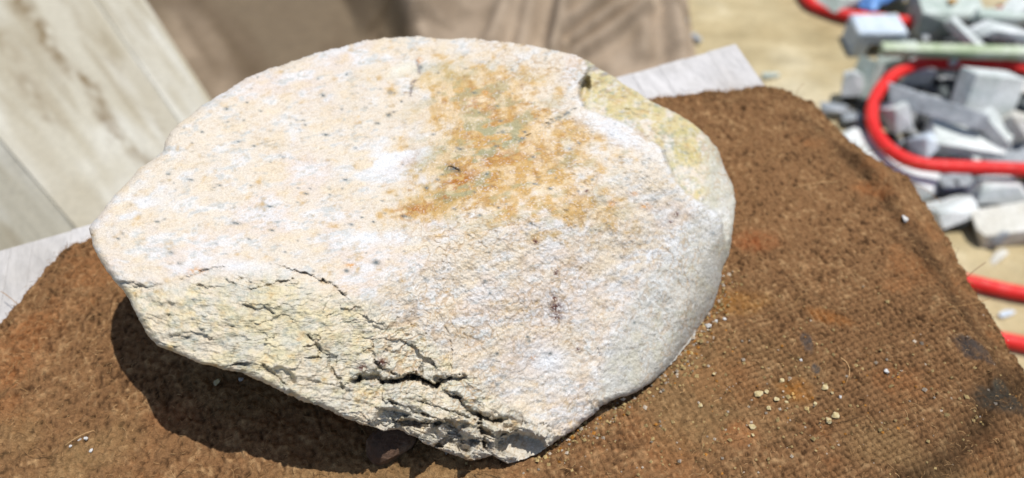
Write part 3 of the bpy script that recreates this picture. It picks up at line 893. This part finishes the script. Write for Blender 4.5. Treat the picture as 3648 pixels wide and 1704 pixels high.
# crinkled dirt in the fine cracks
bl(lin(186, 150, 104), sstep(.0, .5, crk) * np.clip(noise(P0, 60, 48) + .6, 0, 1) * (.08 + .75 * rough_r + .25 * fmask), .55)
bl(lin(150, 124, 90), fine_crk2 * (.06 * rough_r + .35 * fmask), .5)
bl(lin(140, 118, 78), dirt, .45)
# dark veins
for pts_, w, c, am in (([(2062,386),(2010,406),(1957,435),(1917,464),(1841,502)], 2.0, slate, .85), ([(1486,214),(1495,266),(1466,301),(1463,342)], 1.8, lin(120,110,110), .7),
                       ([(1395,700),(1500,690),(1600,650)], 1.2, lin(150,140,110), .3), ([(1520,700),(1600,720),(1660,690)], 1.5, lin(150, 130, 70), .4), ([(1130,560),(1230,600),(1340,610)], 1.0, lin(190,186,178), .3)):
    d, _, _ = pd(pts_)
    bl(c, np.exp(-(d / w) ** 2) * sstep(-.35, .3, n_sm + .5 * n_px), am)
# specks
SPK = [(806,388,9,5),(1150,340,10,6),(1390,328,9,7),(1430,362,6,4),(880,365,6,3),(905,520,8,4),(850,505,6,3),(1160,480,14,5),(1385,410,10,8),(1620,605,24,10),(1520,670,8,6),(842,795,18,6),
       (968,820,10,4),(1290,775,7,4),(640,938,10,6),(1340,935,16,10),(1235,965,10,7),(1250,800,10,5),(1330,790,6,4),(1640,530,12,6),(1770,520,9,5),(1790,470,8,6),(1735,620,7,5),(1905,655,16,4),
       (1960,672,9,6),(1620,745,9,5),(1710,766,7,5),(1890,795,12,6),(1775,740,6,4),(1730,1000,9,6),(1880,1200,7,5),(1885,1215,7,6),(1770,1260,8,6),(1960,1260,8,6),(1745,1045,6,5),(1520,1000,8,5),
       (610,900,8,5),(1345,440,10,5),(1500,240,8,8),(1900,560,7,5),(2030,530,7,5),(1870,470,9,5),(680,640,12,4),(780,660,10,4),(960,735,12,4),(1090,690,9,4),(1230,640,10,4),(420,850,9,4),(560,790,10,4),
       (1440,770,14,5),(1740,900,6,4),(2110,640,6,5),(2260,1150,6,5),(2540,830,8,6),(2210,560,6,4),(1010,560,7,4),(1080,430,7,4),(720,470,8,4),(600,620,9,4),(1560,640,8,4),(1690,330,10,4)]
for sx, sy, rx, ry in SPK:
    bl(slate, gs(sx, sy, rx, ry, 8) * sstep(-1.2, .1, n_px), .95)
for k in range(330):
    sx, sy = rnd.uniform(380, 2500), rnd.uniform(200, 1500)
    bl(lin(112, 118, 116), gs(sx, sy, rnd.uniform(3, 8), rnd.uniform(2.5, 4.5), rnd.uniform(-5, 25)), rnd.uniform(.3, .85))
for sx, sy, rx, ry in ((1980,1095,26,22),(1985,1130,18,14),(1975,1060,12,12),(2410,764,11,9),(2390,790,9,5),(1905,862,16,10),(1360,1290,22,16),(1290,1310,20,14),(1980,975,8,8),(2060,1245,9,8),(2090,680,8,6),(1985,962,8,7)):
    bl(lin(98, 58, 48), 1.2 * gs(sx, sy, rx, ry) * sstep(-.6, .2, n_px + .5 * n_sm), .95)
for sx, sy, rx, ry in ((2300,735,22,10),(1900,1275,12,8),(2180,725,16,12),(1730,330,16,10),(1495,215,10,10),(700,965,30,12),(1250,945,18,7),(2260,690,14,8)):
    bl(lin(222, 152, 60), gs(sx, sy, rx, ry) * sstep(-.5, .3, n_px), .8)
bl(lin(250, 248, 244), sstep(.5, .95, n_px + .35 * n_sm) * (.2 + .6 * rough_r), .5)
bl(lin(150, 124, 92), sstep(.55, .95, noise(IP, .6, 251) + .3 * n_sm) * (.15 + .6 * rough_r + .2 * fmask), .5)
bcB = np.broadcast_to(lin(212, 200, 168), PB.shape) * (0.85 + .2 * noise(PB, 60, 3)[..., None])
Vb = np.concatenate([PF.reshape(-1, 3), PB.reshape(-1, 3)])
Fb = np.concatenate([grid_faces(NS + NB - 1, NT, True)])
Cb = np.concatenate([bc.reshape(-1, 3), bcB.reshape(-1, 3)]) * 0.76
# close the two poles
np_ = len(Vb)
poles = np.array([PF[0].mean(0), PB[-1].mean(0)])
last = (NS + NB - 2) * NT
i0 = np.arange(NT); i1 = (i0 + 1) % NT
capA = np.stack([i0, i1, np.full(NT, np_), np.full(NT, np_)], -1)[:, :3]
capB = np.stack([last + i1, last + i0, np.full(NT, np_ + 1)], -1)
def split(f): return np.concatenate([f[:, [0, 1, 2]], f[:, [0, 2, 3]]])
tri = np.concatenate([split(Fb), capA[:, ::-1], capB[:, ::-1]])
Cb = np.concatenate([Cb, Cb[:1], Cb[-1:]])
boulder = mesh_np('boulder', np.concatenate([Vb, poles]), tri, M_BOULDER, Cb)
tag(boulder, 'large pale cream boulder with ochre stains resting on the brown jute mat', 'boulder')

# ================================================================== LOOSE STONES
def shard_mesh(name, dims, seed, jit, mat, bev=0.0005, extra=5):
    r = random.Random(seed)
    bm = bmesh.new()
    w, d, h = dims
    P = []
    for sx in (-1, 1):
        for sy in (-1, 1):
            for sz in (-1, 1):
                P.append((sx * w / 2 * (1 - jit * r.random()), sy * d / 2 * (1 - jit * r.random()), sz * h / 2 * (1 - jit * .6 * r.random())))
    for k in range(extra):
        th_ = r.random() * 6.283; zz_ = r.uniform(-.8, .8)
        P.append((w / 2 * math.cos(th_) * (1.0 + .15 * r.random()), d / 2 * math.sin(th_) * (1.0 + .15 * r.random()), zz_ * h / 2))
    for p in P: bm.verts.new(p)
    res = bmesh.ops.convex_hull(bm, input=list(bm.verts))
    bmesh.ops.delete(bm, geom=[g for g in res['geom_interior'] if isinstance(g, bmesh.types.BMVert)], context='VERTS')
    bmesh.ops.dissolve_limit(bm, angle_limit=R(6), verts=list(bm.verts), edges=list(bm.edges))
    if bev: bmesh.ops.bevel(bm, geom=list(bm.edges), offset=min(bev, min(dims) * .12), segments=1, affect='EDGES', profile=0.6)
    o_ = r.random() * 50
    if jit > .1:
        for v_ in bm.verts:
            n_ = noise(np.array([[v_.co.x + o_, v_.co.y, v_.co.z]]), 45, 3)[0]
            v_.co *= 1 + .07 * n_
    me = bpy.data.meshes.new(name); bm.to_mesh(me); bm.free()
    me.materials.append(mat)
    return me

GRP = 'stone offcuts heaped on the yard floor'
used = {}
def piece(sx, sy, zc, dims, rot, mat, seed, jit, name, label, cat='stone', group=GRP, bev=0.0005, extra=4):
    big_j = jit >= .3
    jit = min(jit * (1.9 if big_j else 1.4), .85)
    if big_j: dims = (dims[0] * 1.02, dims[1] * .95, dims[2] * .85)
    me = shard_mesh(name, dims, seed, jit, mat, bev, extra)
    o = bpy.data.objects.new(name, me); COL.objects.link(o)
    o.location = ats(sx, sy, GZ + zc)
    tr = random.Random(seed * 7 + 1); w_ = 13 if jit >= .3 else 4
    o.rotation_euler = (R(rot[0] + tr.uniform(-w_, w_)), R(rot[1] + tr.uniform(-w_, w_)), R(rot[2] + tr.uniform(-w_, w_)))
    return tag(o, label, cat, group)

def prism(name, poly, depth, mat):
    bm = bmesh.new()
    a = [bm.verts.new((x, -depth / 2, z_)) for x, z_ in poly]
    b = [bm.verts.new((x, depth / 2, z_)) for x, z_ in poly]
    n = len(poly)
    bm.faces.new(a); bm.faces.new(b[::-1])
    for k in range(n): bm.faces.new((a[k], b[k], b[(k + 1) % n], a[(k + 1) % n]))
    bmesh.ops.recalc_face_normals(bm, faces=bm.faces)
    bmesh.ops.bevel(bm, geom=list(bm.edges), offset=0.0015, segments=2, affect='EDGES')
    me = bpy.data.meshes.new(name); bm.to_mesh(me); bm.free(); me.materials.append(mat)
    return me

# white notched block
me = prism('cut_block', [(-.033, 0), (-.014, 0), (-.012, .018), (.010, .019), (.020, .004), (.033, 0), (.035, .036), (-.031, .037)], .046, M_BLUE)
o = bpy.data.objects.new('cut_block', me); COL.objects.link(o)
o.location = ats(3098, 165, GZ) ; o.rotation_euler = (0, 0, R(2))
tag(o, 'white cut stone block with a notched foot, just below the upper red hose', 'stone', GRP)

Lb = [
 # sx, sy, zc, dims, rot, mat, seed, jit, name, label
 (3362, 40, .024, (.082, .075, .046), (0, 0, -3), M_GREEN, 3, .05, 'cut_block', 'large square cut block with pale green top and dark front face'),
 (2985, 2, .018, (.055, .05, .035), (0, 0, 20), M_GREEN, 5, .3, 'stone_offcut', 'grey-green stone lying inside the upper red hose bend'),
 (3440, 128, .064, (.068, .015, .013), (0, 22, -40), M_PALE, 8, .2, 'stone_sliver', 'narrow pale stone sliver leaning across the dark face of the square block'),
 (3575, 115, .060, (.085, .055, .020), (-18, -6, -20), M_PALE, 9, .45, 'stone_offcut', 'jagged whitish slab lying on the green-edged plate at the right'),
 (3560, 70, .050, (.07, .03, .03), (5, 0, 12), M_GREEN, 10, .3, 'stone_offcut', 'pale greenish stone right of the square block'),
 (3640, 30, .055, (.06, .035, .03), (5, 0, 12), M_PALE, 11, .4, 'stone_offcut', 'whitish stone over the red hose at the top right'),
 (3195, 195, .022, (.060, .032, .030), (0, -14, 38), M_GREEN, 13, .35, 'stone_wedge', 'pale green wedge of stone touching the left end of the green-edged plate'),
 (3030, 300, .026, (.028, .026, .050), (-20, 6, 10), M_PALE, 14, .4, 'stone_offcut', 'rounded pale stone standing left of the hose loop'),
 (3080, 285, .026, (.015, .040, .054), (-20, 18, 16), M_GREEN, 15, .15, 'stone_slip', 'thin greenish slip of stone leaning on the rounded pale stone'),
 (3105, 335, .012, (.028, .022, .022), (0, 14, 40), M_PALE, 16, .4, 'stone_offcut', 'small pale stone tucked under the hose at the left of its loop'),
 (2968, 388, .010, (.036, .022, .018), (0, 0, -32), M_LILAC, 17, .4, 'stone_offcut', 'small grey stone near the curved corner of the jute mat'),
 (3045, 420, .008, (.04, .03, .014), (0, 0, 20), M_LILAC, 18, .4, 'stone_offcut', 'flat grey stone in shade just outside the hose loop'),
 (3325, 378, .058, (.130, .026, .007), (58, 14, -33), M_LILAC, 19, .30, 'stone_plate', 'dark grey thin plate with bright edge tilted inside the hose loop'),
 (3185, 420, .036, (.030, .045, .055), (-28, 0, 8), M_PALE, 20, .35, 'stone_offcut', 'rounded white stone against the inner left of the hose loop'),
 (3510, 335, .045, (.064, .045, .056), (-24, 6, -8), M_PALE, 21, .14, 'cut_block', 'largest grey-white cube of stone right of the hose loop'),
 (3445, 330, .025, (.03, .04, .045), (0, 0, -5), M_DARK, 22, .2, 'stone_offcut', 'dark bluish stone behind the largest grey-white cube'),
 (3632, 305, .052, (.036, .030, .028), (-15, 0, 30), M_CREAM, 23, .5, 'stone_offcut', 'small creamy stone right of the largest grey-white cube'),
 (3628, 445, .042, (.045, .042, .045), (-22, 0, -30), M_CREAM, 24, .4, 'stone_offcut', 'bright white stone cut by the right edge below the cube'),
 (3545, 460, .040, (.058, .030, .024), (20, 22, -34), M_PALE, 25, .35, 'stone_wedge', 'rough pale wedge pointing down to the right in front of the cube'),
 (3290, 515, .026, (.040, .034, .036), (-25, 0, 35), M_BLUE, 26, .4, 'stone_offcut', 'light blue stone inside the lower bend of the hose'),
 (3430, 510, .018, (.085, .045, .030), (10, 6, -10), M_PALE, 27, .12, 'stone_offcut', 'wide grey slab with bluish upper edge inside the hose loop'),
 (3345, 500, .010, (.03, .03, .02), (0, 0, 5), M_DARK, 28, .3, 'stone_offcut', 'small dark stone beside the light blue one'),
 (3590, 565, .012, (.07, .04, .024), (0, 0, 10), M_LILAC, 29, .3, 'stone_offcut', 'dark bluish stone behind the lower run of the hose'),
 (3400, 235, .020, (.04, .03, .03), (0, 0, 30), M_LILAC, 30, .4, 'stone_offcut', 'shaded grey stone under the green-edged plate'),
 (3395, 222, .050, (.014, .012, .012), (0, 0, 30), M_PALE, 130, .4, 'stone_offcut', 'tiny white stone just below the green-edged plate'),
 (3270, 270, .020, (.045, .028, .028), (0, 0, -20), M_PALE, 31, .4, 'stone_offcut', 'grey-white stone just inside the top of the hose loop'),
 (3560, 250, .020, (.06, .03, .03), (0, 0, 0), M_DARK, 32, .4, 'stone_offcut', 'dark stone under the green-edged plate behind the cube'),  # this and the next two: dark colour stands for gap shade
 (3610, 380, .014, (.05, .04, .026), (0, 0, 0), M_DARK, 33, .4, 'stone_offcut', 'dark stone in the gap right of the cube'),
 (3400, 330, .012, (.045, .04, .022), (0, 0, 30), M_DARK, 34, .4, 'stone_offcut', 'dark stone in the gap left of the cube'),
 (3150, 585, .016, (.135, .050, .022), (-14, 5, -42), M_PALE, 35, .18, 'stone_slab', 'long pale slab under the left of the hose beside the mat edge'),
 (3252, 635, .012, (.026, .022, .022), (0, 0, 20), M_LILAC, 36, .4, 'stone_offcut', 'small blue-grey stone below the long pale slab'),
 (3297, 672, .011, (.028, .022, .022), (0, 0, 15), M_CREAM, 37, .35, 'stone_offcut', 'small cream stone touching the mat side of the big white triangular stone'),
 (3388, 752, .018, (.058, .056, .030), (-18, 4, 25), M_PALE, 40, .42, 'stone_offcut', 'big white triangular stone nearest to the mat edge'),
 (3545, 672, .020, (.068, .042, .034), (-16, 8, 18), M_PALE, 39, .38, 'stone_offcut', 'white angular stone under the lower run of the hose'),
 (3400, 650, .008, (.05, .03, .014), (0, 0, 0), M_LILAC, 41, .3, 'stone_offcut', 'flat grey stone in shade under the lower run of the hose'),
 (3590, 800, .014, (.078, .040, .026), (0, 0, 2), M_CREAM, 42, .22, 'stone_slab', 'flat white slab lowest of the heap at the right edge'),
 (3480, 560, .012, (.03, .02, .02), (0, 0, 50), M_PALE, 43, .4, 'stone_offcut', 'small pale stone resting against the lower hose run'),
 (3330, 590, .010, (.03, .02, .018), (0, 0, -30), M_LILAC, 44, .4, 'stone_offcut', 'small grey stone behind the hose below the light blue one'),
 (2412, 62, .012, (.012, .020, .014), (0, 0, 20), M_CREAM, 45, .4, 'stone_offcut', 'small cream chip at the right edge of the brown tarpaulin'),
 (2440, 90, .007, (.013, .030, .012), (0, 0, 18), M_LILAC, 46, .4, 'stone_offcut', 'dark blue-grey sliver right of the tarpaulin edge'),
 (2480, 135, .006, (.010, .022, .010), (0, 0, 30), M_LILAC, 47, .4, 'stone_offcut', 'dark sliver on the floor just behind the bench end'),
 (2740, 268, .004, (.030, .010, .006), (0, 0, 18), M_GREEN, 48, .3, 'stone_offcut', 'thin green-grey chip on the floor off the bench corner'),
 (3560, 912, .003, (.030, .012, .005), (0, 0, 25), M_CREAM, 49, .4, 'stone_offcut', 'pale flake on the floor between heap and lower hose'),
 (3590, 1115, .003, (.024, .007, .004), (0, 0, 30), M_BLUE, 50, .4, 'stone_offcut', 'bluish flake on the floor between the two lower hose runs'),
]
for a in Lb: piece(*a)
# small breakage in the heap's gaps, mostly coloured dark to stand for shade
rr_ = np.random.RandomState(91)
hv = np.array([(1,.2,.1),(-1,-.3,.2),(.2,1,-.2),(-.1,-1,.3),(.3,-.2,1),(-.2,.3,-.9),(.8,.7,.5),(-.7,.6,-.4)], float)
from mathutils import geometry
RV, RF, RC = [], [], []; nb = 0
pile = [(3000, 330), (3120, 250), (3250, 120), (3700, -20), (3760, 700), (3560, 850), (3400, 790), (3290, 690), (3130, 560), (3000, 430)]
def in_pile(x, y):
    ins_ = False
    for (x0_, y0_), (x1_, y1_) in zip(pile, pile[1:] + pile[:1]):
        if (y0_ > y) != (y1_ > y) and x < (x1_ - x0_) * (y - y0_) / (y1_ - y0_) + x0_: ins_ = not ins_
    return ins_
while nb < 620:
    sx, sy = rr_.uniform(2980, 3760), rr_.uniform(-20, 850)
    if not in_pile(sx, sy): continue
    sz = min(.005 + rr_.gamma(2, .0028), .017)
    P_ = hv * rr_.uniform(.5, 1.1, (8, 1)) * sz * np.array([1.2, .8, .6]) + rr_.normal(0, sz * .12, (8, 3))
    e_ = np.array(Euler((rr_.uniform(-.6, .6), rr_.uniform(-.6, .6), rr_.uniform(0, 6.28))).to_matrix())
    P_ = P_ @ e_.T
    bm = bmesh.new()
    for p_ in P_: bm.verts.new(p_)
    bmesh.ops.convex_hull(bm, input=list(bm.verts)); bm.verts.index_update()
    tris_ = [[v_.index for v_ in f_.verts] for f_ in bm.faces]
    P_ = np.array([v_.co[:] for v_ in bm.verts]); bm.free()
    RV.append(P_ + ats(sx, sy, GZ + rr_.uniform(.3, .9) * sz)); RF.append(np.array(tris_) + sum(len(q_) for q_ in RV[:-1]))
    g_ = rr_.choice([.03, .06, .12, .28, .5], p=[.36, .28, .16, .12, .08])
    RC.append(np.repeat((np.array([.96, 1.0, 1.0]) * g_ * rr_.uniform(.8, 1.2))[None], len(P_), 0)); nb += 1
rub = mesh_np('gap_shade_rubble', np.concatenate(RV), np.concatenate(RF), M_FIBRE, np.concatenate(RC), smooth=False)
tag(rub, 'broken stone fragments coloured dark for the shade in the gaps of the offcut heap', 'rubble', kind='stuff')
# long thin plate with a green sawn edge
o = piece(3495, 185, .066, (.255, .016, .012), (4, 1, -3), M_EDGE, 60, .03, 'stone_plate', 'long thin plate with green sawn edge lying across the heap', bev=.001, extra=0)
# plastic scrap
bm = bmesh.new()
bmesh.ops.create_grid(bm, x_segments=24, y_segments=18, size=1)
for v_ in bm.verts:
    q_ = np.array([[v_.co.x, v_.co.y]])
    v_.co.z = float(.010 + .016 * abs(noise(q_, 1.7, 3)[0]) + .006 * noise(q_, 4, 5)[0])
    v_.co.x *= .045 * (1 + .15 * noise(q_, 2, 8)[0]); v_.co.y *= .035 * (1 + .2 * noise(q_, 2, 9)[0])
r_ = bmesh.ops.solidify(bm, geom=list(bm.faces), thickness=.0006)
me = bpy.data.meshes.new('plastic_scrap'); bm.to_mesh(me); bm.free()
m, nt, b = new_mat('blue_plastic', .45, .4)
r = ramp(nt, nnoise(nt, 40, 3).outputs[0], [(.3, (.06, .16, .42)), (.7, (.14, .30, .58))]); nt.links.new(r.outputs[0], b.inputs['Base Color'])
me.materials.append(m)
o = bpy.data.objects.new('plastic_scrap', me); COL.objects.link(o); o.location = ats(3130, -5, GZ + .008); o.rotation_euler = (0, 0, R(20))
tag(o, 'crumpled blue plastic scrap inside the upper red hose', 'plastic scrap')
o = piece(3395, 2, .050, (.016, .012, .008), (0, 0, 20), M_CRUMBO, 61, .4, 'stone_offcut', 'small yellow fragment on top of the square green block')

# ------------------------------------------------------------------ red hose, one run
hp = [(2760, -170, .010), (2840, -60, .010), (2880, 5, .010), (2935, 32, .010), (3010, 52, .012), (3100, 62, .012), (3180, 72, .012), (3250, 78, .010), (3360, 85, .010), (3460, 70, .012), (3560, 45, .030), (3648, 38, .040), (3760, 45, .03)]
hp2 = [(3900, 100, .02), (3960, 180, .02), (3880, 240, .02), (3760, 250, .03), (3648, 243, .045), (3560, 228, .045), (3460, 226, .045), (3380, 226, .045), (3300, 222, .045), (3240, 240, .045),
       (3185, 268, .045), (3140, 312, .044), (3112, 365, .042), (3105, 420, .040), (3122, 475, .040), (3160, 524, .042), (3215, 562, .044), (3285, 585, .046), (3365, 592, .046), (3460, 596, .046), (3560, 600, .046), (3648, 604, .046)]
hp3 = [(3800, 620, .03), (3960, 700, .012), (4030, 860, .009), (3960, 1000, .009), (3800, 1060, .009), (3648, 1046, .009), (3540, 1024, .009), (3450, 1003, .009), (3330, 985, .009), (3200, 1000, .009), (3120, 1060, .009),
       (3150, 1130, .009), (3300, 1170, .009), (3450, 1190, .009), (3560, 1208, .009), (3648, 1226, .009), (3800, 1260, .009), (4000, 1300, .009)]
ctrl = np.array([ats(x, y, GZ + z_) for x, y, z_ in hp + hp2 + hp3])
def catmull(P, n=8):
    Q = np.concatenate([2 * P[:1] - P[1:2], P, 2 * P[-1:] - P[-2:-1]])
    out = []
    for k in range(1, len(Q) - 2):
        p0, p1, p2, p3 = Q[k - 1:k + 3]
        for t_ in np.linspace(0, 1, n, endpoint=False):
            out.append(.5 * ((2 * p1) + (-p0 + p2) * t_ + (2 * p0 - 5 * p1 + 4 * p2 - p3) * t_ ** 2 + (-p0 + 3 * p1 - 3 * p2 + p3) * t_ ** 3))
    out.append(P[-1]); return np.array(out)
path = catmull(ctrl, 8)
def tube(path, r, seg=18):
    T = np.gradient(path, axis=0); T /= np.linalg.norm(T, axis=1, keepdims=True)
    N = np.cross(T, [0, 0, 1.0]); N /= np.linalg.norm(N, axis=1, keepdims=True)
    Bn = np.cross(N, T)
    a = np.linspace(0, 2 * np.pi, seg, endpoint=False)
    return path[:, None] + r * (np.cos(a)[None, :, None] * N[:, None] + np.sin(a)[None, :, None] * Bn[:, None])
TV = tube(path, .0076)
hf = grid_faces(len(path), 18, True)
hose = mesh_np('hose', TV.reshape(-1, 3), hf, M_HOSE)
tag(hose, 'red rubber hose coiled over the stone heap and yard floor', 'hose')

# ------------------------------------------------------------------ crumbs on the mat
def crumb_shape(seed, mat, name='stone_crumb'):
    r = random.Random(seed)
    bm = bmesh.new()
    sc_ = (r.uniform(.85, 1.2), r.uniform(.65, .95), r.uniform(.5, .75))
    for k in range(17):
        v_ = Vector((r.gauss(0, 1), r.gauss(0, 1), r.gauss(0, 1))).normalized() * r.uniform(.8, 1.1)
        bm.verts.new([v_[i] * sc_[i] for i in range(3)])
    res = bmesh.ops.convex_hull(bm, input=list(bm.verts))
    bmesh.ops.delete(bm, geom=[g for g in res['geom_interior'] if isinstance(g, bmesh.types.BMVert)], context='VERTS')
    bmesh.ops.bevel(bm, geom=list(bm.edges), offset=.05, segments=1, affect='EDGES')
    me = bpy.data.meshes.new(name); bm.to_mesh(me); bm.free()
    me.materials.append(mat)
    me.polygons.foreach_set('use_smooth', [False] * len(me.polygons))
    return me
shapes = {m_.name: [crumb_shape(k + 300 + 20 * i, m_) for k in range(4)] for i, m_ in enumerate((M_CRUMB, M_CRUMBW, M_CRUMBO))}
def mat_z(x, y):
    d2 = (V[::4, ::4, 0] - x) ** 2 + (V[::4, ::4, 1] - y) ** 2
    j = np.unravel_index(np.argmin(d2), d2.shape)
    return float(V[::4, ::4, 2][j])
def crumb(sx, sy, r_src, m_, label, group):
    p = ats(sx, sy, 0.0); 
    dist = np.linalg.norm(p - CAM); rad = r_src / 3160.0 * dist * 1.2
    o = bpy.data.objects.new('stone_crumb', rnd.choice(shapes[m_.name])); COL.objects.link(o)
    zc = mat_z(p[0], p[1])
    p = ats(sx, sy, zc + rad * .45)
    o.location = p; o.scale = (rad,) * 3; o.rotation_euler = (rnd.uniform(-.3, .3), rnd.uniform(-.3, .3), rnd.uniform(0, 6.28))
    return tag(o, label, 'stone crumb', group)
def K8(x, y): return 2300 + x / 2.187, 1050 + y / 2.187
YG = 'yellow stone crumbs scattered on the mat'
for x, y, rr, l in ((880,775,32,'largest yellowish crumb on the jute mat right of the boulder'), (943,752,17,'yellow crumb just right of the largest crumb on the mat'),
                    (1025,815,22,'oval yellow crumb between the largest crumb and the touching pair'), (965,885,21,'round yellow crumb just below the largest crumb'),
                    (1098,838,15,'small yellow crumb right of the oval crumb on the mat'), (1060,668,18,'yellow crumb on the orange stained patch of the mat'),
                    (832,1028,25,'yellow crumb below and left of the largest one, on rusty cloth'), (832,1092,15,'small yellow crumb nearest to the lower edge of the photo'),
                    (1420,978,28,'left one of a touching pair of yellow crumbs on the mat'), (1478,940,28,'right one of a touching pair of yellow crumbs on the mat'),
                    (1395,722,24,'yellowish crumb above the touching pair on the mat'), (1450,765,14,'small yellow crumb directly above the touching pair'),
                    (1320,850,14,'small yellow crumb left of the touching pair'), (425,862,17,'pale yellow crumb alone under the boulder right flank'),
                    (530,615,14,'small pale crumb halfway from boulder flank to the grey spot')):
    crumb(*K8(x, y), rr * .46, M_CRUMB, l, YG)
crumb(*K8(1145, 772), 6.5, M_CRUMBO, 'upper of two orange crumbs on the mat', 'orange crumbs on the mat')
crumb(*K8(1155, 800), 6, M_CRUMBO, 'lower of two orange crumbs on the mat', 'orange crumbs on the mat')
for x, y, rr, l in ((490,242,25,'lowest and biggest of three white chips beside the boulder'),(552,208,20,'middle one of three white chips beside the boulder'),(615,190,17,'farthest out of three white chips beside the boulder'),
                    (1520,795,15,'whitish crumb right of the small yellow one above the pair'),(1210,508,13,'whitish crumb below the oval grey spot on the mat')):
    crumb(*K8(x, y), rr * .46, M_CRUMBW, l, 'white chips on the mat')
for sx, sy, rr, l in ((3158,1322,9,'whitish crumb alone on the woven part of the mat'),(3222,780,13,'translucent white pebble on the rolled edge of the mat')):
    crumb(sx, sy, rr, M_CRUMBW, l, 'white chips on the mat')
for sx, sy, rr, l in ((285,1565,8,'left one of two touching white crumbs at the lower left'),(306,1562,8,'right one of two touching white crumbs at the lower left'),
                      (250,1590,6,'white crumb left of and below the touching pair at the lower left'),(325,1605,7,'white crumb below the touching pair at the lower left')):
    crumb(sx, sy, rr, M_CRUMBW, l, 'white crumbs at the left of the mat')
# grit too fine to count
gr = np.random.RandomState(17)
base_v = np.array([(1,0,0),(-1,0,0),(0,1,0),(0,-1,0),(0,0,1),(0,0,-.6)], float)
base_f = np.array([(0,2,4),(2,1,4),(1,3,4),(3,0,4),(2,0,5),(1,2,5),(3,1,5),(0,3,5)])
GV, GF, GC = [], [], []
for k in range(1100):
    if k >= 620:
        q_ = gr.rand(); sx = np.interp(q_, [0, .3, .6, 1], [1900, 2130, 2420, 2580]) + abs(gr.normal(0, 40)); sy = np.interp(q_, [0, .3, .6, 1], [1600, 1440, 1270, 950]) + abs(gr.normal(0, 40))
    elif k < 430: sx, sy = gr.normal(2780, 330), gr.normal(1430, 150)
    elif k < 520: sx, sy = gr.normal(3300, 200), gr.normal(1350, 200)
    else: sx, sy = gr.normal(2150, 260), gr.normal(1600, 60)
    p = ats(sx, sy, 0)
    if p[0] > .27 or p[1] < -.16: continue
    rad_ = min(.0003 + gr.gamma(1.5, .00022), .0014)
    vv = base_v * rad_ * gr.uniform(.7, 1.3, (6, 3))
    a_ = gr.rand() * 6.28; c_, s_ = math.cos(a_), math.sin(a_)
    vv = vv @ np.array([[c_, -s_, 0], [s_, c_, 0], [0, 0, 1]]).T
    GF.append(base_f + 6 * len(GV)); GV.append(vv + np.array([p[0], p[1], mat_z(p[0], p[1]) + rad_ * .4]))
    GC.append(np.repeat((lin(190, 164, 112) if gr.rand() < .6 else lin(196, 180, 158) if gr.rand() < .7 else lin(190, 130, 60))[None] * gr.uniform(.5, 1.0), 6, 0))
grit = mesh_np('stone_grit', np.concatenate(GV), np.concatenate(GF), M_FIBRE, np.concatenate(GC), smooth=False)
tag(grit, 'fine pale stone grit strewn over the jute mat', 'grit', kind='stuff')
crumb(776, 1360, 14, M_CRUMB, 'larger pale crumb in the boulder shadow on the mat', 'crumbs in the boulder shadow')
crumb(857, 1351, 9, M_CRUMBW, 'smaller grey-white crumb in the boulder shadow on the mat', 'crumbs in the boulder shadow')
# brown lump half hidden under the boulder's lip
o = bpy.data.objects.new('stone_chip', shard_mesh('stone_chip', (.024, .018, .014), 77, .45, M_BROWNCHIP, .002, 8)); COL.objects.link(o)
o.location = ats(1390, 1575, .004); o.rotation_euler = (.2, .1, .6)
tag(o, 'brown stone lump in the dark shadow under the boulder lip', 'stone')
